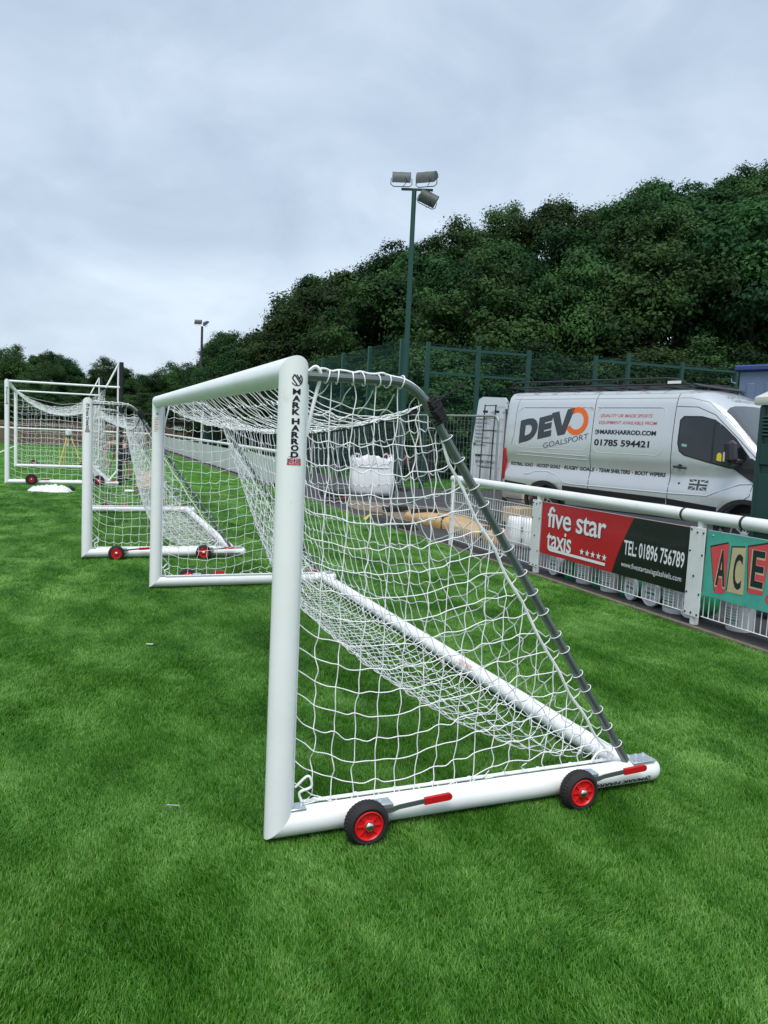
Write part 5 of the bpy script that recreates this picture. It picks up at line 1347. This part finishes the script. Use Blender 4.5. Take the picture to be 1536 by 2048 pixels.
for k in range(9):
    MB().box((1.2+k*2.4, 0, 1.72), (2.36, .02, .85), bev=.004).build('panel', M_ban, t)
    MB().box((1.2+k*2.4, .04, .62), (2.36, .03, 1.24), bev=.004).build('lower_board', M_wood, t); MB().box((k*2.4, .08, 1.1), (.08, .08, 2.2)).build('post', M_green, t)
t = root('white_hurdle', (7.2, 26.2, 0), VIEW); tag(t, 'low white pipe frame beyond the temporary panels', 'frame')
MB().tube([(-1.3, 0, 0), (-1.3, 0, 1.64), (.65, 0, 1.64), (.65, 0, 0)], .028, 8).build('frame', M_rail, t); MB().tube([(.65, 0, .9), (.65, .8, 0)], .02, 8).build('stay', M_rail, t)
# ------------------------------------------------------------------ trees
def leaf_mat(name, dark, light, seed):
    m = bpy.data.materials.new(name); m.use_nodes = True; t = m.node_tree; t.nodes.clear()
    o = N(t, 'ShaderNodeOutputMaterial'); b = N(t, 'ShaderNodeBsdfPrincipled'); at_ = N(t, 'ShaderNodeAttribute'); at_.attribute_name = 'tone'
    oi = N(t, 'ShaderNodeObjectInfo'); cr = N(t, 'ShaderNodeValToRGB'); el = cr.color_ramp.elements
    el[0].position = 0; el[0].color = (*dark, 1); el[1].position = 1; el[1].color = (*light, 1)
    t.links.new(at_.outputs['Fac'], cr.inputs[0])
    hs = N(t, 'ShaderNodeHueSaturation'); mr = N(t, 'ShaderNodeMapRange'); mr.inputs['To Min'].default_value = .478; mr.inputs['To Max'].default_value = .525
    mv = N(t, 'ShaderNodeMapRange'); mv.inputs['To Min'].default_value = .55; mv.inputs['To Max'].default_value = 1.5
    mt = N(t, 'ShaderNodeMath', operation='FRACT'); ml = N(t, 'ShaderNodeMath', operation='MULTIPLY'); ml.inputs[1].default_value = 7.31
    t.links.new(oi.outputs['Random'], mr.inputs['Value']); t.links.new(oi.outputs['Random'], ml.inputs[0]); t.links.new(ml.outputs[0], mt.inputs[0]); t.links.new(mt.outputs[0], mv.inputs['Value'])
    t.links.new(mr.outputs[0], hs.inputs['Hue']); t.links.new(mv.outputs[0], hs.inputs['Value']); t.links.new(cr.outputs[0], hs.inputs['Color'])
    t.links.new(hs.outputs[0], b.inputs['Base Color']); b.inputs['Roughness'].default_value = .7; b.inputs['Specular IOR Level'].default_value = .15
    tr = N(t, 'ShaderNodeBsdfTranslucent'); t.links.new(hs.outputs[0], tr.inputs['Color']); ms = N(t, 'ShaderNodeMixShader'); ms.inputs[0].default_value = .25
    t.links.new(b.outputs[0], ms.inputs[1]); t.links.new(tr.outputs[0], ms.inputs[2]); t.links.new(ms.outputs[0], o.inputs[0]); return m
M_leaf = leaf_mat('broadleaf_foliage', (.010, .034, .010), (.058, .128, .034), 1)
M_bark = mat('bark', (.075, .06, .045), .9, var=.35, scale=7, bump=.6, bscale=25)
def crown_variant(seed, shape):
    """leaf sprays on the outside of overlapping boughs; unit: a tree about 10 m tall, crown 7-8 m across"""
    rng = np.random.default_rng(seed); rx, rz, zc, ncl, nl, leaf = shape; ph = rng.uniform(0, 6, 4)
    C = []; 
    k = 0
    while len(C) < ncl:
        u = rng.normal(0, 1, 3); u /= np.linalg.norm(u); rad = rng.uniform(.45, 1.0)**.5
        if u[2] < -.75: continue
        prof = 1-.25*max(0, u[2])**2
        wob = 1+.16*math.sin(3*math.atan2(u[1], u[0])+seed)+.12*math.sin(5*u[2]*2+seed*2)
        C.append((np.array([u[0]*rx*prof*wob, u[1]*rx*prof*wob, zc+u[2]*rz])*np.array([rad, rad, 1])+np.array([0, 0, (rad-1)*u[2]*rz*.8]), rng.uniform(.75, 1.35)))
    V = []; T = []
    for c, s in C:
        n = int(nl*s); nsub = 11
        u = rng.normal(0, 1, (nsub, 3)); u /= np.linalg.norm(u, axis=1)[:, None]; u[:, 2] = np.where(u[:, 2] < -.3, -u[:, 2], u[:, 2])
        S_ = c+u*rng.uniform(.65, 1.05, (nsub, 1))*np.array([.92, .92, .66])*s
        pick = rng.integers(0, nsub, n); off = rng.normal(0, 1, (n, 3))*np.array([.26, .26, .15])*s
        P = S_[pick]+off; d = u[pick]*.8+off/(.3*s)
        nrm = d*np.array([.5, .5, .7])+np.array([0, 0, .40])+rng.normal(0, .33, (n, 3)); nrm /= np.linalg.norm(nrm, axis=1)[:, None]
        a = rng.normal(0, 1, (n, 3)); a -= nrm*(a*nrm).sum(1)[:, None]; a /= np.linalg.norm(a, axis=1)[:, None]; b_ = np.cross(nrm, a)
        L = leaf*rng.uniform(.65, 1.4, n)[:, None]; Wd = L*rng.uniform(.45, .65, n)[:, None]
        q = np.stack([P-a*L, P+b_*Wd, P+a*L*.9, P-b_*Wd], 1)
        V.append(q.reshape(-1, 3)); tone = np.clip(.45+rng.normal(0, .13, n)+rng.normal(0, .20), 0, 1); T.append(np.repeat(tone, 4))
    V = np.vstack(V); T = np.concatenate(T); n = len(V)//4
    me = bpy.data.meshes.new('crown'); me.from_pydata(V.tolist(), [], np.arange(4*n).reshape(-1, 4).tolist()); me.materials.append(M_leaf)
    a_ = me.attributes.new('tone', 'FLOAT', 'POINT'); a_.data.foreach_set('value', T.astype(np.float32)); return me
def trunk_variant(seed, shape):
    rx, rz, zc = shape[:3]; rs = random.Random(seed); mb = MB(); top = zc+rz*.55
    P = [(0, 0, -1.0)]; x = y = 0
    for k in range(1, 7): x += rs.uniform(-.12, .12); y += rs.uniform(-.12, .12); P.append((x, y, top*k/6))
    mb.tube(P, [.30, .25, .21, .17, .13, .08, .03], 9)
    for k in range(9):
        a = rs.uniform(0, 6.28); i = rs.randint(1, 4); b_ = np.array(P[i]); r = rx*rs.uniform(.5, .8)
        e_ = b_+np.array([r*math.cos(a), r*math.sin(a), rs.uniform(.8, 2.2)]); m_ = (b_+e_)/2+np.array([0, 0, -.15]); mb.tube([b_, m_, e_], [.10, .07, .02], 6)
    o = mb.build('trunk', M_bark); me = o.data; bpy.data.objects.remove(o); return me
SHAPES = [(3.6, 4.2, 5.5, 96, 500, .100), (3.2, 4.5, 5.2, 92, 500, .098), (4.1, 4.0, 5.7, 108, 480, .100), (3.4, 4.4, 5.3, 90, 510, .095), (2.9, 4.6, 5.1, 86, 500, .095), (3.8, 4.2, 5.5, 100, 490, .102)]
VAR = [(crown_variant(40+i, s), trunk_variant(60+i, s)) for i, s in enumerate(SHAPES)]
ORD = ['first', 'second', 'third', 'fourth', 'fifth', 'sixth', 'seventh', 'eighth', 'ninth', 'tenth', 'eleventh', 'twelfth', 'thirteenth', 'fourteenth', 'fifteenth', 'sixteenth', 'seventeenth', 'eighteenth', 'nineteenth', 'twentieth']
rt = random.Random(12); HILL = []
def tree(base, sc, var, label, group, wide=1.0):
    t = root('broadleaf_tree', tuple(base), rt.uniform(0, 6.28)); tag(t, label, 'tree', group); t.scale = (sc*wide, sc*wide, sc)
    link('trunk', VAR[var][1], t); link('crown', VAR[var][0], t); return t
SIL_X = [400, 440, 490, 545, 610, 640, 700, 750, 800, 870, 950, 1010, 1060, 1110, 1160, 1200, 1270, 1350, 1410, 1450, 1500, 1536, 1620, 1760]
SIL_Y = [706, 680, 664, 632, 592, 564, 553, 533, 505, 471, 447, 423, 427, 420, 416, 435, 398, 366, 380, 360, 336, 336, 318, 290]
hor = lambda px: 871.1+(px-768)*.0474
for ri, (rn_, dep, step) in enumerate((('front row', 39.5, 165), ('second row', 49, 135), ('skyline row', 58, 92))):
    px = (480, 455, 440)[ri]; k = 0
    while px < 1700:
        sil = float(np.interp(px, SIL_X, SIL_Y)); fy = hor(px)-135
        fr = (rt.uniform(.50, .84), rt.uniform(.78, .96), 1.0)[ri]
        topy = fy+(sil-fy)*fr + rt.uniform(-9, 11)
        d = dep*(1.0+.42*max(0, (930-px)/450.0))*rt.uniform(.97, 1.03); P = at(px, topy, d)
        if ri == 0: bz = rt.uniform(-.2, .6); sc = (P[2]-bz)/9.7; wide = rt.uniform(.82, 1.05)
        elif ri == 1: sc = rt.uniform(1.05, 1.4)*(1.0 if px > 620 else .78); bz = P[2]-9.7*sc; wide = rt.uniform(.85, 1.05)
        else: sc = rt.uniform(.95, 1.3)*(1.0 if px > 600 else .80); bz = P[2]-9.7*sc; wide = rt.uniform(.78, 1.02)
        base = (P[0], P[1], bz); HILL.append(base)
        tree(base, sc, rt.randrange(6), 'broadleaf tree, %s from the left in the %s of the wooded hill' % (ORD[k], rn_), 'trees on the wooded hillside', wide)
        px += step*rt.uniform(.8, 1.2); k += 1
# low scrub edge that closes the view under the front row
px = 470; k = 0
while px < 1660:
    d = 33.5*(1.0+.40*max(0, (900-px)/450.0)); topy = hor(px)-rt.uniform(150, 205)*33.5/d; P = at(px, topy, d); sc = .62*rt.uniform(.9, 1.1); h = 9.6*sc
    base = (P[0], P[1], min(P[2]-h, .4)); HILL.append((base[0], base[1], 0))
    tree(base, max(sc, (P[2]-base[2])/9.6), rt.randrange(6), 'low leafy tree right behind the green court fence, %s from the left' % ORD[k], 'low trees behind the court fence', 1.35)
    px += rt.uniform(80, 112); k += 1
# far wood on the left
LX = [-140, -60, 0, 35, 75, 100, 140, 165, 190, 215, 245, 275, 310, 350, 385, 420, 460, 500]
LY = [722, 706, 712, 704, 716, 712, 724, 755, 748, 724, 742, 754, 750, 734, 734, 744, 746, 740]
for k, (px, py) in enumerate(zip(LX, LY)):
    d = rt.uniform(118, 140); P = at(px, py, d); sc = max(.7, (P[2]+.5)/9.7)
    tree((P[0], P[1], P[2]-9.6*sc), sc, rt.randrange(6), 'distant broadleaf tree, %s from the left in the far wood' % ORD[k], 'trees of the far wood', .82)
for k in range(16):
    px = -120+k*42; d = rt.uniform(98, 110); P = at(px, hor(px)-rt.uniform(46, 66), d); sc = (P[2]+.4)/9.7
    tree((P[0], P[1], P[2]-9.6*sc), sc, rt.randrange(6), 'rounded bushy tree, %s from the left along the foot of the far wood' % ORD[k], 'bushy trees at the foot of the far wood', 1.5)
# hillside under the trees
H_ = np.array(HILL); xs = np.arange(6, 130, 3.0); ys = np.arange(2, 150, 3.0); V = []; Fs = []
for y in ys:
    for x in xs:
        dd = np.hypot(H_[:, 0]-x, H_[:, 1]-y)+.8; wgt = dd**-3.2; z = float((wgt*H_[:, 2]).sum()/wgt.sum())
        near = np.hypot(x-CAM[0], y-CAM[1]); z = min(z, max(-.3, (near-30)*.9)) if near < 45 else z
        if x < 20 and y < 47: z = -.2
        V.append((x, y, z-.15))
nx = len(xs)
for j in range(len(ys)-1):
    for i in range(nx-1):
        a = j*nx+i
        if min(V[a][2], V[a+1][2], V[a+nx][2], V[a+nx+1][2]) > -.30 and np.hypot(H_[:, 0]-V[a][0], H_[:, 1]-V[a][1]).min() < 8.0: Fs.append((a, a+1, a+nx+1, a+nx))
o = MB().add(V, Fs).build('hill', mat('hillside_undergrowth', (.020, .032, .012), .95, var=.4, scale=.8), None); tag(o, kind='structure')
